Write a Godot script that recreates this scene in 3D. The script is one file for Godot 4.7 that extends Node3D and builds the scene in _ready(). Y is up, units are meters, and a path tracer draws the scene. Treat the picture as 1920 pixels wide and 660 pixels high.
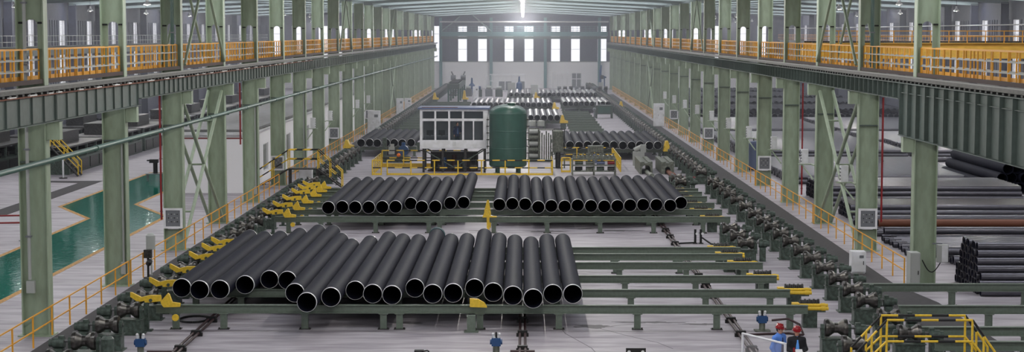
extends Node3D
# A pipe-coating hall: x runs across the hall, y is up, and "d" is the distance down the hall (z = -d).

var M := {}
var cache := {}

func _ready() -> void:
	camera_and_sky()
	materials()
	skylights()
	shell()
	columns_and_cranes()
	racks_and_pipes()
	conveyors()
	middle_machines()
	floor_details()
	wall_fittings()
	far_end()
	side_bay_rooms()
	side_bay_stock()
	people()
	haze()

func camera_and_sky() -> void:
	var cam := Camera3D.new()
	cam.name = "camera"
	add_child(cam)
	cam.position = Vector3(0, 10.47, 0)
	cam.rotation_order = EULER_ORDER_YXZ
	cam.rotation_degrees = Vector3(-4.67963, 0.34883, 0)
	cam.fov = 11.51128
	cam.near = 0.5
	cam.far = 900.0
	cam.current = true
	var env := Environment.new()
	env.background_mode = Environment.BG_SKY
	var sky := Sky.new()
	var sm := ProceduralSkyMaterial.new()
	var overcast := Color(0.925, 0.925, 0.945)
	sm.sky_top_color = overcast
	sm.sky_horizon_color = overcast
	sm.ground_bottom_color = overcast
	sm.ground_horizon_color = overcast
	sm.sky_energy_multiplier = 1.3
	sm.ground_energy_multiplier = 1.3
	sky.sky_material = sm
	env.sky = sky
	env.ambient_light_source = Environment.AMBIENT_SOURCE_DISABLED
	env.tonemap_mode = Environment.TONE_MAPPER_LINEAR
	env.tonemap_exposure = 0.9
	env.sdfgi_enabled = true
	env.ssao_enabled = true
	env.ssil_enabled = true
	env.volumetric_fog_enabled = true
	env.volumetric_fog_density = 0.0
	var we := WorldEnvironment.new()
	we.name = "world_environment"
	we.environment = env
	add_child(we)

# Strips of translucent roof sheet cross each bay from eaves to ridge and let the overcast daylight in: a glowing panel and an area light of its size just below it.
func skylights() -> void:
	for bi in 3:
		var xr: float = [-33.5, 0.0, 33.5][bi]
		var where: String = ["over the white rooms bay", "over the middle bay", "over the stacked pipes bay"][bi]
		for k in 13:
			var d := 22.0 + 24.0 * k
			for s in [-1, 1]:
				var a := V(xr + s * 1.2, 14.85 - 0.0577, d)
				var b := V(xr + s * 15.6, 14.85 - 0.75, d)
				var dir := (b - a).normalized()
				var up := Vector3(-dir.y, dir.x, 0) * float(s)
				var bs := Basis(dir, up, dir.cross(up))
				var l := a.distance_to(b)
				var t := thing("skylight", "strip of translucent roof sheet " + where, "skylight", "translucent roof strips " + where, (a + b) / 2 - up * 0.06)
				part(t, "glazing", MB.new().box(Vector3.ZERO, Vector3(l, 0.03, 2.4), bs), M.daylight)
				for e: float in [-1.23, 1.23]:
					part(t, "frame", MB.new().box(bs.z * e, Vector3(l, 0.08, 0.06), bs), M.roof_steel)
				var lt := AreaLight3D.new()
				lt.name = "daylight"
				lt.area_size = Vector2(l, 2.4)
				lt.light_energy = SKY_E
				lt.light_color = Color(0.97, 0.98, 1.0)
				lt.area_range = 400.0
				lt.shadow_enabled = true
				t.add_child(lt, true)
				lt.basis = Basis(dir, up.cross(dir), up)      # shines along its -z, down and away from the roof
				lt.position = -up * 0.03

const SKY_E := 75.0
const ROOF_Y := 14.05
const END := 334.0

# ---------------------------------------------------------------- helpers
func V(x: float, y: float, d: float) -> Vector3:
	return Vector3(x, y, -d)

class MB:
	var v := PackedVector3Array()
	var n := PackedVector3Array()
	var scat := 0
	func tri(a: Vector3, b: Vector3, c: Vector3, na: Vector3, nb: Vector3, nc: Vector3) -> void:
		v.push_back(a); n.push_back(na)
		if (b - a).cross(c - a).dot(na + nb + nc) < 0.0:
			v.push_back(b); v.push_back(c); n.push_back(nb); n.push_back(nc)
		else:
			v.push_back(c); v.push_back(b); n.push_back(nc); n.push_back(nb)
	func quad(a: Vector3, b: Vector3, c: Vector3, d: Vector3, nn: Vector3) -> void:
		tri(a, b, c, nn, nn, nn)
		tri(a, c, d, nn, nn, nn)
	func box(c: Vector3, s: Vector3, bs := Basis()) -> MB:
		var x := bs.x * s.x * 0.5
		var y := bs.y * s.y * 0.5
		var z := bs.z * s.z * 0.5
		for sg: float in [-1.0, 1.0]:
			quad(c + x * sg - y - z, c + x * sg + y - z, c + x * sg + y + z, c + x * sg - y + z, bs.x * sg)
			quad(c + y * sg - x - z, c + y * sg + x - z, c + y * sg + x + z, c + y * sg - x + z, bs.y * sg)
			quad(c + z * sg - x - y, c + z * sg + x - y, c + z * sg + x + y, c + z * sg - x + y, bs.z * sg)
		return self
	func span(a: Vector3, b: Vector3) -> MB:      # box between two corners
		return box((a + b) * 0.5, (b - a).abs())
	static func frame(axis: Vector3) -> Basis:
		var y := axis.normalized()
		var x := y.cross(Vector3.FORWARD if absf(y.z) < 0.9 else Vector3.RIGHT).normalized()
		return Basis(x, y, x.cross(y))
	func cyl(a: Vector3, b: Vector3, r: float, k := 12, r2 := -1.0, caps := true, inside := false) -> MB:
		if r2 < 0.0: r2 = r
		var f := frame(b - a)
		var sg := -1.0 if inside else 1.0
		for i in k:
			var t0 := TAU * i / k
			var t1 := TAU * (i + 1) / k
			var u0 := f.x * cos(t0) + f.z * sin(t0)
			var u1 := f.x * cos(t1) + f.z * sin(t1)
			tri(a + u0 * r, a + u1 * r, b + u1 * r2, u0 * sg, u1 * sg, u1 * sg)
			tri(a + u0 * r, b + u1 * r2, b + u0 * r2, u0 * sg, u1 * sg, u0 * sg)
			if caps:
				tri(a, a + u0 * r, a + u1 * r, -f.y, -f.y, -f.y)
				tri(b, b + u0 * r2, b + u1 * r2, f.y, f.y, f.y)
		return self
	func ring(c: Vector3, axis: Vector3, r0: float, r1: float, k := 24) -> MB:      # flat annulus facing axis
		var f := frame(axis)
		for i in k:
			var t0 := TAU * i / k
			var t1 := TAU * (i + 1) / k
			var u0 := f.x * cos(t0) + f.z * sin(t0)
			var u1 := f.x * cos(t1) + f.z * sin(t1)
			quad(c + u0 * r0, c + u0 * r1, c + u1 * r1, c + u1 * r0, f.y)
		return self
	func lathe(o: Vector3, axis: Vector3, prof: Array, k := 16) -> MB:      # prof: [along, radius] pairs
		var f := frame(axis)
		for j in prof.size() - 1:
			var p: Array = prof[j]
			var q: Array = prof[j + 1]
			var s := Vector2(q[0] - p[0], q[1] - p[1])
			if s.length() < 1e-6: continue
			s = s.normalized()
			for i in k:
				var t0 := TAU * i / k
				var t1 := TAU * (i + 1) / k
				var u0 := f.x * cos(t0) + f.z * sin(t0)
				var u1 := f.x * cos(t1) + f.z * sin(t1)
				var n0 := u0 * s.x - f.y * s.y
				var n1 := u1 * s.x - f.y * s.y
				var a: Vector3 = o + f.y * p[0] + u0 * p[1]
				var b: Vector3 = o + f.y * p[0] + u1 * p[1]
				var c: Vector3 = o + f.y * q[0] + u1 * q[1]
				var d: Vector3 = o + f.y * q[0] + u0 * q[1]
				if p[1] > 1e-5: tri(a, b, c, n0, n1, n1)
				if q[1] > 1e-5: tri(a, c, d, n0, n1, n0)
		return self
	func prism(poly: PackedVector2Array, o: Vector3, ux: Vector3, uy: Vector3, dv: Vector3) -> MB:
		var idx := Geometry2D.triangulate_polygon(poly)
		var nn := dv.normalized()
		for i in range(0, idx.size(), 3):
			var p: Array[Vector3] = []
			for j in 3:
				var q := poly[idx[i + j]]
				p.append(o + ux * q.x + uy * q.y)
			tri(p[0], p[1], p[2], -nn, -nn, -nn)
			tri(p[0] + dv, p[1] + dv, p[2] + dv, nn, nn, nn)
		var area := 0.0
		for i in poly.size():
			area += poly[i].cross(poly[(i + 1) % poly.size()])
		for i in poly.size():
			var a := poly[i]
			var b := poly[(i + 1) % poly.size()]
			var e := (b - a).normalized() * signf(area)
			var out := (ux * e.y - uy * e.x).normalized()
			var a3 := o + ux * a.x + uy * a.y
			var b3 := o + ux * b.x + uy * b.y
			quad(a3, b3, b3 + dv, a3 + dv, out)
		return self
	func sweep(pts: Array, r: float, k := 8) -> MB:
		for i in pts.size() - 1:
			cyl(pts[i], pts[i + 1], r, k)
		return self
	func ball(c: Vector3, r: float, k := 10, squash := 1.0) -> MB:
		var pf := []
		var h := k / 2
		for i in h + 1:
			var t := PI * i / h
			pf.append([-cos(t) * r * squash, sin(t) * r])
		return lathe(c, Vector3.UP, pf, k)
	func add(o: MB, t := Transform3D()) -> MB:
		for i in o.v.size():
			v.push_back(t * o.v[i])
			n.push_back((t.basis * o.n[i]).normalized())
		return self
	func mesh() -> ArrayMesh:
		var a := []
		a.resize(Mesh.ARRAY_MAX)
		a[Mesh.ARRAY_VERTEX] = v
		a[Mesh.ARRAY_NORMAL] = n
		var am := ArrayMesh.new()
		am.add_surface_from_arrays(Mesh.PRIMITIVE_TRIANGLES, a)
		return am

func thing(called: String, label: String, category: String, group := "", at := Vector3.ZERO, turn := 0.0) -> Node3D:
	var o := Node3D.new()
	o.name = called
	add_child(o, true)
	o.position = at
	o.rotation.y = turn
	return tag(o, label, category, group)

func tag(o: Node, label: String, category: String, group := "", kind := "") -> Node:
	if label: o.set_meta("label", label)
	if category: o.set_meta("category", category)
	if group: o.set_meta("group", group)
	if kind: o.set_meta("kind", kind)
	return o

func part(parent: Node, called: String, m, material: Material, at := Vector3.ZERO, turn := Vector3.ZERO) -> MeshInstance3D:
	var o := MeshInstance3D.new()
	o.name = called
	o.mesh = m.mesh() if m is MB else m
	o.material_override = material
	parent.add_child(o, true)
	o.position = at
	o.rotation = turn
	return o

func solo(called: String, m, material: Material, label: String, category: String, group := "", kind := "") -> MeshInstance3D:
	var o := part(self, called, m, material)
	tag(o, label, category, group, kind)
	return o

func struct(called: String, m, material: Material, label := "", category := "") -> MeshInstance3D:
	var o := part(self, called, m, material)
	tag(o, label, category, "", "structure")
	return o

func nth(n: int) -> String:
	var w := ["first", "second", "third", "fourth", "fifth", "sixth", "seventh", "eighth", "ninth", "tenth", "eleventh", "twelfth", "thirteenth", "fourteenth", "fifteenth", "sixteenth", "seventeenth", "eighteenth", "nineteenth", "twentieth"]
	if n <= 20: return w[n - 1]
	return "thirtieth" if n == 30 else "twenty-" + w[n - 21]

func ubox(s: Vector3) -> ArrayMesh:      # a box centred on its origin, shared between alike pieces
	var key := "box%.3f_%.3f_%.3f" % [s.x, s.y, s.z]
	if not cache.has(key):
		cache[key] = MB.new().box(Vector3.ZERO, s).mesh()
	return cache[key]

func dup(o: Node3D, at: Vector3, turn := 0.0, label := "", group := "") -> Node3D:
	var c: Node3D = o.duplicate()
	c.name = String(o.name).rstrip("0123456789").rstrip("_")
	add_child(c, true)
	c.position = at
	c.rotation.y = turn
	if label: c.set_meta("label", label)
	if group: c.set_meta("group", group)
	return c

func noise_tex(freq: float, lo: Color, hi: Color, oct := 4, sd := 1, size := 512, a := 0.25, b := 0.75) -> NoiseTexture2D:
	var nz := FastNoiseLite.new()
	nz.seed = sd
	nz.noise_type = FastNoiseLite.TYPE_SIMPLEX_SMOOTH
	nz.frequency = freq
	nz.fractal_octaves = oct
	var t := NoiseTexture2D.new()
	t.noise = nz
	t.width = size
	t.height = size
	t.seamless = true
	var g := Gradient.new()
	g.offsets = PackedFloat32Array([a, b])
	g.colors = PackedColorArray([lo, hi])
	t.color_ramp = g
	return t

func mat(called: String, c: Color, rough := 0.6, metal := 0.0, tex: Texture2D = null, scale := Vector3(0.5, 0.5, 0.5)) -> StandardMaterial3D:
	var m := StandardMaterial3D.new()
	m.resource_name = called
	m.albedo_color = c
	m.roughness = rough
	m.metallic = metal
	if tex:
		m.albedo_texture = tex
		m.uv1_triplanar = true
		m.uv1_world_triplanar = true
		m.uv1_scale = scale
	M[called] = m
	return m

func materials() -> void:
	var wear := noise_tex(0.02, Color(0.93, 0.93, 0.92), Color(1, 1, 1), 5, 3)
	var grime := noise_tex(0.012, Color(0.72, 0.71, 0.7), Color(1, 1, 1), 5, 7)
	var streak := noise_tex(0.015, Color(0.9, 0.89, 0.9), Color(1, 1, 1), 5, 11, 1024)
	var blotch := noise_tex(0.006, Color(0.86, 0.85, 0.86), Color(1, 1, 1), 4, 19, 1024, 0.2, 0.6)
	var c := mat("concrete", Color(0.675, 0.655, 0.685), 0.55, 0.0, streak, Vector3(0.03, 0.12, 0.16))
	c.detail_enabled = true
	c.detail_blend_mode = BaseMaterial3D.BLEND_MODE_MUL
	c.detail_albedo = blotch
	c.detail_uv_layer = BaseMaterial3D.DETAIL_UV_1
	mat("green_floor", Color(0.02, 0.38, 0.32), 0.06, 0.0, wear, Vector3(0.3, 0.3, 0.3))
	var rip := FastNoiseLite.new()
	rip.frequency = 0.012
	rip.seed = 5
	var rt := NoiseTexture2D.new()
	rt.noise = rip
	rt.width = 512
	rt.height = 512
	rt.seamless = true
	rt.as_normal_map = true
	rt.bump_strength = 1.2
	M.green_floor.metallic_specular = 0.07
	M.green_floor.normal_enabled = true
	M.green_floor.normal_texture = rt
	M.green_floor.normal_scale = 0.4
	mat("yellow_line", Color(0.78, 0.56, 0.16), 0.6, 0.0, grime, Vector3(0.6, 0.6, 0.6))
	mat("rubber_mat", Color(0.235, 0.225, 0.24), 0.85, 0.0, wear, Vector3(0.4, 0.4, 0.4))
	mat("column_green", Color(0.58, 0.635, 0.55), 0.5, 0.0, wear, Vector3(0.25, 0.08, 0.25))
	mat("girder_green", Color(0.31, 0.355, 0.34), 0.55, 0.0, wear, Vector3(0.25, 0.25, 0.25))
	mat("rust_primer", Color(0.52, 0.32, 0.24), 0.8, 0.0, grime, Vector3(0.5, 0.5, 0.5))
	mat("rail_steel", Color(0.5, 0.5, 0.5), 0.35, 0.8)
	mat("dark_maroon", Color(0.2, 0.1, 0.09), 0.7)
	mat("rail_orange", Color(0.85, 0.60, 0.17), 0.55)
	mat("safety_yellow", Color(0.88, 0.73, 0.2), 0.5, 0.0, wear, Vector3(0.8, 0.8, 0.8))
	mat("crane_yellow", Color(0.96, 0.76, 0.3), 0.45, 0.0, wear, Vector3(0.1, 0.3, 0.3))
	mat("rack_green", Color(0.385, 0.43, 0.39), 0.5, 0.0, wear, Vector3(0.5, 0.5, 0.5))
	mat("machine_green", Color(0.29, 0.345, 0.315), 0.45, 0.0, grime, Vector3(0.9, 0.9, 0.9))
	mat("pale_machine", Color(0.44, 0.46, 0.42), 0.55, 0.0, grime, Vector3(0.6, 0.6, 0.6))
	mat("tank_green", Color(0.215, 0.345, 0.31), 0.32, 0.0, wear, Vector3(0.2, 0.1, 0.2))
	mat("pipe_green", Color(0.27, 0.38, 0.35), 0.45)
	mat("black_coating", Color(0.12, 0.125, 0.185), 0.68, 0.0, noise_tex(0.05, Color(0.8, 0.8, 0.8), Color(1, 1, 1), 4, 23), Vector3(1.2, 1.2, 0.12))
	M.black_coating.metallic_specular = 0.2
	mat("bare_steel", Color(0.86, 0.86, 0.87), 0.4, 0.2)
	mat("dark_steel", Color(0.29, 0.285, 0.285), 0.42, 0.6, grime, Vector3(0.9, 0.9, 0.9))
	mat("roller_steel", Color(0.42, 0.41, 0.4), 0.3, 0.85, grime, Vector3(0.9, 0.9, 0.9))
	mat("black", Color(0.06, 0.06, 0.065), 0.6)
	mat("white_paint", Color(0.86, 0.86, 0.88), 0.5, 0.0, wear, Vector3(0.15, 0.15, 0.15))
	mat("wall_white", Color(0.93, 0.925, 0.94), 0.7)
	mat("cladding_blue", Color(0.3, 0.305, 0.37), 0.6, 0.0, wear, Vector3(0.1, 0.1, 0.1))
	mat("roof_sheet", Color(0.42, 0.46, 0.47), 0.6, 0.0, wear, Vector3(0.05, 0.05, 0.05))
	mat("roof_steel", Color(0.55, 0.60, 0.60), 0.5)
	mat("beam_teal", Color(0.36, 0.50, 0.52), 0.5)
	mat("cable_white", Color(0.8, 0.8, 0.8), 0.5)
	mat("grey_box", Color(0.62, 0.63, 0.62), 0.55)
	mat("panel_grey", Color(0.42, 0.43, 0.45), 0.35)
	mat("red_paint", Color(0.5, 0.07, 0.1), 0.45)
	mat("hose_maroon", Color(0.19, 0.1, 0.115), 0.5)
	mat("valve_blue", Color(0.12, 0.27, 0.45), 0.4)
	mat("blue_drum", Color(0.36, 0.4, 0.52), 0.5)
	mat("stain", Color(0.36, 0.345, 0.36), 0.6)
	mat("orange_paint", Color(0.9, 0.45, 0.08), 0.5)
	mat("grey_roof", Color(0.47, 0.47, 0.48), 0.7, 0.0, wear, Vector3(0.1, 0.1, 0.1))
	mat("strap_teal", Color(0.12, 0.25, 0.28), 0.7)
	mat("bare_pipe", Color(0.4, 0.395, 0.43), 0.34, 0.7, wear, Vector3(0.2, 1.0, 1.0))
	mat("rust_pipe", Color(0.45, 0.27, 0.2), 0.6)
	var dl := mat("daylight", Color(0.9, 0.9, 0.9), 0.6)
	dl.emission_enabled = true
	dl.emission = Color(0.97, 0.98, 1.0)
	dl.emission_energy_multiplier = 1.2
	var lg := mat("lamp_glow", Color(1, 1, 1), 0.5)
	lg.emission_enabled = true
	lg.emission = Color(1, 0.99, 0.95)
	lg.emission_energy_multiplier = 1.5
	var g := mat("glass", Color(1, 1, 1, 0.03), 0.0)
	g.transparency = BaseMaterial3D.TRANSPARENCY_ALPHA
	var g2 := mat("cabin_glass", Color(0.3, 0.36, 0.38, 0.1), 0.04)
	g2.transparency = BaseMaterial3D.TRANSPARENCY_ALPHA

# ---------------------------------------------------------------- the shell
func win_wall(called: String, o: Vector3, ux: Vector3, nrm: Vector3, length: float, centres: Array, w: float, upper: Material, n0: int, label: String) -> int:
	# a wall of thickness 0.3 whose inner face starts at o and runs along ux; nrm points outwards. A plain base up to 4.95 m, cladding above, with window openings from 5.06 to 11.85 m.
	var low := MB.new()
	var b := Basis(ux, Vector3.UP, ux.cross(Vector3.UP))
	low.box(o + ux * length / 2 + Vector3.UP * 2.475 + nrm * 0.15, Vector3(length, 4.95, 0.3), b)
	var wl := struct(called, low, M.wall_white if absf(ux.x) > 0.5 else M.cladding_blue, label, "wall")
	var led := MB.new()
	led.box(o + ux * length / 2 + Vector3.UP * 5.0 + nrm * 0.1, Vector3(length, 0.11, 0.4), b)
	part(wl, "ledge", led, M.grey_box)
	var up := MB.new()
	var cut := [0.0]
	for c: float in centres:
		cut.append(c - w / 2)
		cut.append(c + w / 2)
	cut.append(length)
	for i in range(0, cut.size(), 2):
		var a: float = cut[i]
		var e: float = cut[i + 1]
		if e - a < 0.02: continue
		up.box(o + ux * (a + e) / 2 + Vector3.UP * 8.45 + nrm * 0.15, Vector3(e - a, 6.8, 0.3), b)
		# vertical sheet ribs
		var k := int((e - a) / 0.9)
		for j in range(1, k):
			up.box(o + ux * (a + (e - a) * j / k) + Vector3.UP * 8.45 - nrm * 0.03, Vector3(0.12, 6.8, 0.06), b)
	up.box(o + ux * length / 2 + Vector3.UP * 13.4 + nrm * 0.15, Vector3(length, 3.1, 0.3), b)
	part(wl, "cladding", up, upper)
	for c: float in centres:
		var wn := Node3D.new()
		wn.name = "window_%d" % n0
		n0 += 1
		add_child(wn)
		tag(wn, "tall narrow bright window in the " + ("gable wall" if absf(ux.x) > 0.5 else "long side wall") + " cladding", "window", "windows of the " + called.replace("_", " "), "structure")
		var f := MB.new()
		var p := o + ux * c + nrm * 0.15
		for s in [-1, 1]:
			f.box(p + ux * s * (w / 2 - 0.03) + Vector3.UP * 8.45, Vector3(0.06, 6.79, 0.2), b)
		for y: float in [5.09, 7.4, 10.3, 11.82]:
			f.box(p + Vector3.UP * y, Vector3(w - 0.12, 0.06, 0.16), b)
		part(wn, "window_frame", f, M.white_paint)
		for yy: Array in [[5.12, 7.37], [7.43, 10.27], [10.33, 11.79]]:
			part(wn, "pane", MB.new().box(p + Vector3.UP * (yy[0] + yy[1]) / 2, Vector3(w - 0.12, yy[1] - yy[0], 0.012), b), M.glass)
	return n0

func shell() -> void:
	var fm := MB.new().box(V(0, -0.15, 157), Vector3(101, 0.3, 356))
	struct("floor", fm, M.concrete, "pale grey concrete hall floor with faint streaks", "floor")
	# end walls and side walls
	var gx := []
	for k in range(-5, 6):
		for q: float in [-2.6, 1.2]:
			var x: float = q + 8.87 * k
			if absf(x) < 48.0: gx.append(x + 50.0)
	gx.sort()
	var n := 1
	n = win_wall("wall_end", V(-50, 0, END), Vector3.RIGHT, Vector3.FORWARD, 100.0, gx, 1.75, M.cladding_blue, n, "white gable wall with blue grey cladding and bright windows")
	var sx := []
	for k in 30:
		for q: float in [2.0, 6.8]:
			var d: float = 20.0 + 12.0 * k + q - 12.0
			if d > 30.0 and d < END - 6.0: sx.append(d + 20.0)
	n = win_wall("wall_left", V(-50, 0, -20), Vector3.FORWARD, Vector3.LEFT, END + 20.0, sx, 2.3, M.cladding_blue, n, "clad side wall with tall windows beyond the white rooms")
	n = win_wall("wall_right", V(50, 0, -20), Vector3.FORWARD, Vector3.RIGHT, END + 20.0, sx, 2.3, M.cladding_blue, n, "clad side wall with tall windows beyond the stacked pipes")
	struct("wall_rear", MB.new().box(V(0, 7.2, -20.15), Vector3(100.6, 15.4, 0.3)), M.wall_white, "plain white end wall of the hall", "wall")
	# roofs: three low gables
	var bays := [[-50.3, -33.5, -16.9], [-16.9, 0.0, 16.9], [16.9, 33.5, 50.3]]
	for bi in 3:
		var bay: Array = bays[bi]
		var m := MB.new()
		var ev := 14.05
		var rd := 14.85
		for s in 2:
			var x0: float = bay[s]
			var x1: float = bay[s + 1]
			var y0: float = ev if s == 0 else rd
			var y1: float = rd if s == 0 else ev
			var pl := PackedVector2Array([Vector2(x0, y0), Vector2(x1, y1), Vector2(x1, y1 + 0.2), Vector2(x0, y0 + 0.2)])
			m.prism(pl, V(0, 0, -20.3), Vector3.RIGHT, Vector3.UP, V(0, 0, END + 20.6))
		var rf := struct("ceiling", m, M.roof_sheet, ["grey sheet roof over the bay with the white rooms", "pale grey sheet roof over the middle bay", "grey sheet roof over the bay with the stacked pipes"][bi], "roof")
		# purlins running down the hall
		for k in 12:
			var x: float = lerpf(bay[0] + 0.8, bay[2] - 0.8, k / 11.0)
			var y: float = lerpf(ev, rd, 1.0 - absf(x - bay[1]) / (bay[1] - bay[0]))
			part(rf, "purlin", ubox(Vector3(0.1, 0.2, END + 18.0)), M.roof_steel, V(x, y - 0.1, END / 2 - 9.0))
	# roof frames of the middle bay and the side bays
	for k in range(0, 24):
		var d := 60.0 + 12.0 * k
		if d > END - 2.0: break
		for bi in 3:
			var bay: Array = bays[bi]
			if bi != 1 and d < 130.0: continue
			if bi == 1 and d < 96.0: continue
			var t := thing("roof_frame", "steel roof frame, " + nth(23 - k) + " from the gable wall, " + ["over the bay with the white rooms", "spanning the middle bay", "over the bay with the stacked pipes"][bi], "roof frame", ["roof frames over the white rooms", "roof frames over the middle bay", "roof frames over the stacked pipes"][bi], V(0, 0, d))
			for s in 2:
				var x0: float = bay[s] + (0.55 if s == 0 else 0.0)
				var x1: float = bay[s + 1] - (0.55 if s == 1 else 0.0)
				var y0: float = 13.7 if s == 0 else 14.5
				var y1: float = 14.5 if s == 0 else 13.7
				var a := Vector3(x0, y0, 0)
				var b := Vector3(x1, y1, 0)
				var dir := (b - a).normalized()
				var bs := Basis(dir, Vector3(-dir.y, dir.x, 0), Vector3(0, 0, 1))
				part(t, "rafter", MB.new().box((a + b) / 2, Vector3((b - a).length(), 0.42, 0.05), bs), M.roof_steel)
				part(t, "bottom_flange", MB.new().box((a + b) / 2 - bs.y * 0.22, Vector3((b - a).length(), 0.05, 0.3), bs), M.roof_steel)

# ---------------------------------------------------------------- columns, crane girders, walkways
const LX := -16.85
const RX := 16.6

func arch_web() -> MB:
	# plate above the walkway with a round-headed passage
	var w := 0.44
	var a := 0.21
	var y0 := 8.8
	var ys := 10.74
	var top := 13.5
	var m := MB.new()
	for s in [-1, 1]:
		m.box(Vector3(s * (w + a) / 2, (y0 + ys) / 2, 0), Vector3(w - a, ys - y0, 0.04))
		var pl := PackedVector2Array([Vector2(s * w, ys), Vector2(s * w, top), Vector2(0, top)])
		for i in 9:
			var t := PI / 2 * (1.0 - i / 8.0)
			pl.append(Vector2(s * cos(t) * a, ys + sin(t) * a))
		m.prism(pl, Vector3(0, 0, -0.02), Vector3.RIGHT, Vector3.UP, Vector3(0, 0, 0.04))
	return m

func column(side: int, d: float, corbel_top: float, label: String, group: String) -> void:
	var xc := LX if side < 0 else RX
	var t := thing("steel_column", label, "column", group, V(xc, 0, d))
	var q := -side
	if not cache.has("arch"): cache.arch = arch_web().mesh()
	part(t, "web", ubox(Vector3(0.88, 8.76, 0.04)), M.column_green, Vector3(0, 4.42, 0))
	part(t, "upper_web", cache.arch, M.column_green)
	for s in [-1, 1]:
		part(t, "flange", ubox(Vector3(0.045, 13.46, 0.5)), M.column_green, Vector3(s * 0.46, 6.77, 0))
		part(t, "clip", ubox(Vector3(0.2, 0.07, 0.06)), M.black, Vector3(s * 0.33, 10.82, 0.05))
	part(t, "splice_plate", ubox(Vector3(0.87, 0.05, 0.46)), M.girder_green, Vector3(0, 6.05, 0.01))
	part(t, "base_plate", ubox(Vector3(1.2, 0.04, 0.8)), M.column_green, Vector3(0, 0.02, 0))
	var cb := MB.new()
	var h := 0.62
	cb.box(Vector3(q * (0.485 + 0.23), corbel_top - h / 2, 0), Vector3(0.46, h, 0.4))
	cb.box(Vector3(q * (0.485 + 0.235), corbel_top - 0.015, 0), Vector3(0.47, 0.03, 0.46))
	part(t, "corbel", cb, M.column_green)

func girder(side: int, d0: float, d1: float, bottom: float, step: float, label: String, group: String) -> void:
	var xg := -16.16 if side < 0 else 15.9
	var q := -side
	var mid := (d0 + d1) / 2
	var l := d1 - d0 - 0.04
	var top := 8.42
	var t := thing("crane_girder", label, "girder", group, V(xg, 0, mid))
	part(t, "web", ubox(Vector3(0.03, top - bottom - 0.06, l)), M.girder_green, Vector3(0, (top + bottom) / 2, 0))
	var primer := side < 0 and d0 < 130.0
	part(t, "top_flange", ubox(Vector3(0.4, 0.035, l)), M.rust_primer if primer else M.girder_green, Vector3(0, top - 0.0175, 0))
	part(t, "bottom_flange", ubox(Vector3(0.4, 0.03, l)), M.girder_green, Vector3(0, bottom + 0.015, 0))
	var k := int(l / step)
	var sd := 0.06 if side < 0 else 0.16
	var st := ubox(Vector3(sd, top - bottom - 0.07, 0.03))
	var merged := MB.new()
	for i in range(0, k + 1):
		var z: float = l / 2 - 0.04 - (l - 0.08) * i / k
		var p := Vector3(q * (0.016 + sd / 2), (top + bottom) / 2, z)
		if mid < 160.0:
			part(t, "stiffener", st, M.girder_green, p)
		else:
			merged.box(p, Vector3(sd, top - bottom - 0.07, 0.03))
	if mid >= 160.0: part(t, "stiffeners", merged, M.girder_green).set_meta("kind", "stuff")
	if bottom < 7.0:
		part(t, "long_stiffener", ubox(Vector3(0.1, 0.03, l)), M.girder_green, Vector3(q * 0.066, 8.0, 0))
	if primer:
		var rng := RandomNumberGenerator.new()
		rng.seed = int(d0)
		for i in int(l / 2.2):
			var z := l / 2 - (i + rng.randf()) * 2.2
			part(t, "shim_plate", ubox(Vector3(0.08, 0.04, 0.55 + 0.1 * (i % 4))), M.cable_white, Vector3(q * 0.157, top + 0.021, z))

func walkway(side: int, d0: float, d1: float, label: String, group: String) -> void:
	var xc := LX if side < 0 else RX
	var mid := (d0 + d1) / 2
	var l := d1 - d0 - 0.1
	var q := -side
	var y := 8.8 if side < 0 else 8.74
	var t := thing("crane_walkway", label, "walkway", group, V(xc, 0, mid))
	part(t, "deck", ubox(Vector3(0.84, 0.05, l)), M.dark_maroon, Vector3(0, y, 0))
	part(t, "toe_board", ubox(Vector3(0.02, 0.16, l)), M.dark_maroon, Vector3(q * 0.43, y + 0.03, 0))
	part(t, "toe_board", ubox(Vector3(0.02, 0.14, l)), M.rail_orange, Vector3(-q * 0.43, y + 0.1, 0))
	var near := mid < 150.0
	for rl: Array in [[q * 0.25, 1.0], [-q * 0.37, 1.2]]:
		var n := int(round(l / rl[1]))
		var mb := MB.new()
		for i in n + 1:
			var z: float = -l / 2 + 0.03 + (l - 0.06) * i / n
			if near:
				part(t, "post", ubox(Vector3(0.055, 1.1, 0.055)), M.rail_orange, Vector3(rl[0], y + 0.57, z))
			else:
				mb.box(Vector3(rl[0], y + 0.57, z), Vector3(0.055, 1.1, 0.055))
		if not near: part(t, "posts", mb, M.rail_orange).set_meta("kind", "stuff")
		for h: float in [0.38, 0.75, 1.11]:
			part(t, "handrail", ubox(Vector3(0.05, 0.045, l)), M.rail_orange if h > 1.0 else M.grey_box, Vector3(rl[0], y + h, 0))

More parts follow.
